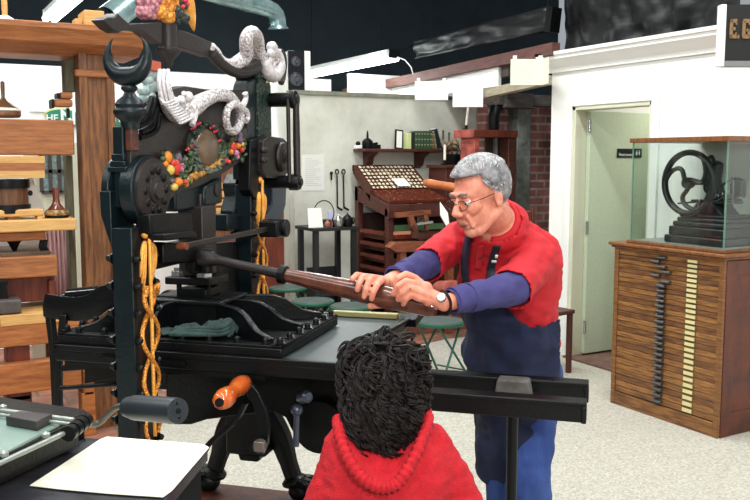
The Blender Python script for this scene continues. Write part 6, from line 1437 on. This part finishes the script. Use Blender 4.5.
vs, fs, ns = blob([K(hp_, hp_-V(0, 0, .1), .125, .11)]+[K(hp_+rt*.06*s, V(hp_.x, hp_.y, .12)+rt*.06*s, .075, .06) for s in (-1, 1)], .009, 3); cloth('trousers', vs, fs, M_jean, girl)
for s in (-1, 1): k_ = hp_+rt*.06*s; MB().cap(V(k_.x, k_.y, .04)-fh*.02, V(k_.x, k_.y, .036)+fh*.13, .038, .032).build('shoe', M_white, girl, world=True)
# hood lying on the back with ribbed edge
rib_ = smooth([at_d(338, 420, 1.98), at_d(340, 436, 1.93), at_d(348, 458, 1.89), at_d(362, 478, 1.87), at_d(380, 487, 1.865), at_d(396, 484, 1.87), at_d(410, 466, 1.885), at_d(421, 442, 1.92), at_d(428, 420, 1.98), at_d(420, 404, 2.06)], 12)
hv = MB(); rads = [.0145+.0028*math.sin(i*1.9) for i in range(len(rib_))]
hv.tube(rib_, rads, 12, flat=(1.25, .9)); hv.build('ribbed_hood_edge', M_swt, girl, world=True, sharp=180)
hood = MB(); cen = at_d(384, 436, 1.95); vv = []; ff = []; n = len(rib_); k_ = 10
for i, p in enumerate(rib_):
    for j in range(k_+1): t = j/k_; q = p.lerp(cen, t)+fh*.035*math.sin(t*math.pi)*0.6+fh*.03*t; vv.append(q+V(0, 0, .006*noise.noise(q*14)))
for i in range(n-1):
    for j in range(k_): a = i*(k_+1)+j; ff.append((a, a+1, a+k_+2, a+k_+1))
cloth('hood', vv, ff, M_swt, girl, .005)
# curly hair
M_curl = mat('black_curls', (10, 7, 7), .55, 0, (24, 15, 14), 30, spec=.3)
hv = [(gh+V(0, 0, .008)-fh*.005, (.086, .092, .088), None), (at_d(383, 408, 1.98), (.088, .078, .08), None), (at_d(383, 430, 1.972), (.062, .045, .05), None)]
vs, fs, ns = blob([], .007, 6, 0, hv); vs = fold(vs, ns, .012, 22, (1, 1, .8), 8); scalp = [(v, n) for v, n in zip(vs, ns) if n.dot(fh) < .5]
hb2 = cloth('curly_hair', vs, fs, M_curl, girl)
rr = random.Random(21); hm = MB()
for c_ in range(520):
    p, d = scalp[rr.randrange(len(scalp))]; p = p+d*.001; L_ = rr.uniform(.05, .15); n = int(L_/.006); ph = rr.uniform(0, 6.28); cr = rr.uniform(.005, .011); w_ = rr.uniform(38, 70)
    side = V(rr.uniform(-1, 1), rr.uniform(-1, 1), 0)*.4; vel = (d*.8+side+V(0, 0, .1)).normalized(); P = []
    for k in range(n):
        vel = (vel*.80+(V(0, 0, -1)+side*.6)*.20).normalized(); p = p+vel*.0063
        h2 = V(p.x-gh.x, p.y-gh.y, 0); rz_ = p.z-gh.z; rmax = .100+.006*math.sin(math.atan2(h2.y, h2.x)*7+rz_*30); rmax = rmax if rz_ > -.06 else rmax-(-.06-rz_)*.26
        if h2.length > rmax: p = V(gh.x+h2.x/h2.length*rmax, gh.y+h2.y/h2.length*rmax, p.z)
        if p.z < .885+.02*math.sin(p.x*60): break
        q = ph+k*.006*w_*2; P.append(p+rt*math.cos(q)*cr+fh*math.sin(q)*cr+V(0, 0, .5*cr*math.sin(q*1.0+1)))
    if len(P) < 5: continue
    for j in range(5):
        o_ = V(rr.uniform(-1, 1), rr.uniform(-1, 1), rr.uniform(-1, 1))*.0042; m_ = len(P)-rr.randrange(0, 3); m_ = max(m_, 4)
        hm.tube([v+o_*(1-.5*i/m_) for i, v in enumerate(P[:m_])], [.0017*min(1, (m_-i)/4)*(1 if i else .6) for i in range(m_)], 4)
cs = hm.build('hair_curls', M_curl, hb2, world=True, sharp=180); cs['kind'] = 'stuff'
MB().sph(gh+rt*.088-V(0, 0, .012)+fh*-.012, (.008, .012, .02)).build('ear', M_skin, girl, world=True)
# ================================================================= LIGHT
sc = bpy.context.scene
w = bpy.data.worlds.new('world'); sc.world = w; w.use_nodes = True
w.node_tree.nodes['Background'].inputs[0].default_value = (.85, .93, 1, 1); w.node_tree.nodes['Background'].inputs[1].default_value = .32
def area(loc, target, sx, sy, e, col=(1, 1, 1)):
    l = bpy.data.lights.new('area_light', 'AREA'); l.shape = 'RECTANGLE'; l.size = sx; l.size_y = sy; l.energy = e; l.color = col
    o = bpy.data.objects.new('area_light', l); COL.objects.link(o); o.location = loc
    o.rotation_euler = (Vector(target)-Vector(loc)).to_track_quat('-Z', 'Y').to_euler()
    return o
# unseen overhead area lights in rows, added for the room's ambient light
for x in (-2.6, 0.2, 3.0):
    for y in (-1.2, 1.6, 4.2, 6.4):
        area((x, y, 4.6), (x, y, 0), .3, 2.2, 62, (.97, 1, .98))
l_ = area((XW+1.1, 4.6, HR-.05), (XW+1.1, 4.6, 0), .6, .3, 14, (1, .97, .85))  # unseen lamp added inside the restroom to brighten the open door
area(pA.lerp(pB, .5)-V(0, 0, .08), pA.lerp(pB, .5)-V(.3, .6, 3), .2, 2.2, 60, (.95, 1, .99))
# the camera's flash
area(CP-fh*.3+V(0, 0, .45)+rt*.25, CP+fh*4, .25, .25, 40, (1, .96, .9))
sc.view_settings.view_transform = 'Standard'; sc.view_settings.look = 'None'; sc.view_settings.gamma = 1; sc.view_settings.exposure = .3
sc.view_settings.use_curve_mapping = False
sc.cycles.max_bounces = 6; sc.cycles.diffuse_bounces = 3; sc.cycles.glossy_bounces = 3; sc.cycles.transmission_bounces = 6; sc.cycles.transparent_max_bounces = 24
sc.cycles.use_denoising = True; sc.cycles.sample_clamp_indirect = 6
sc.cycles.caustics_reflective = False; sc.cycles.caustics_refractive = False
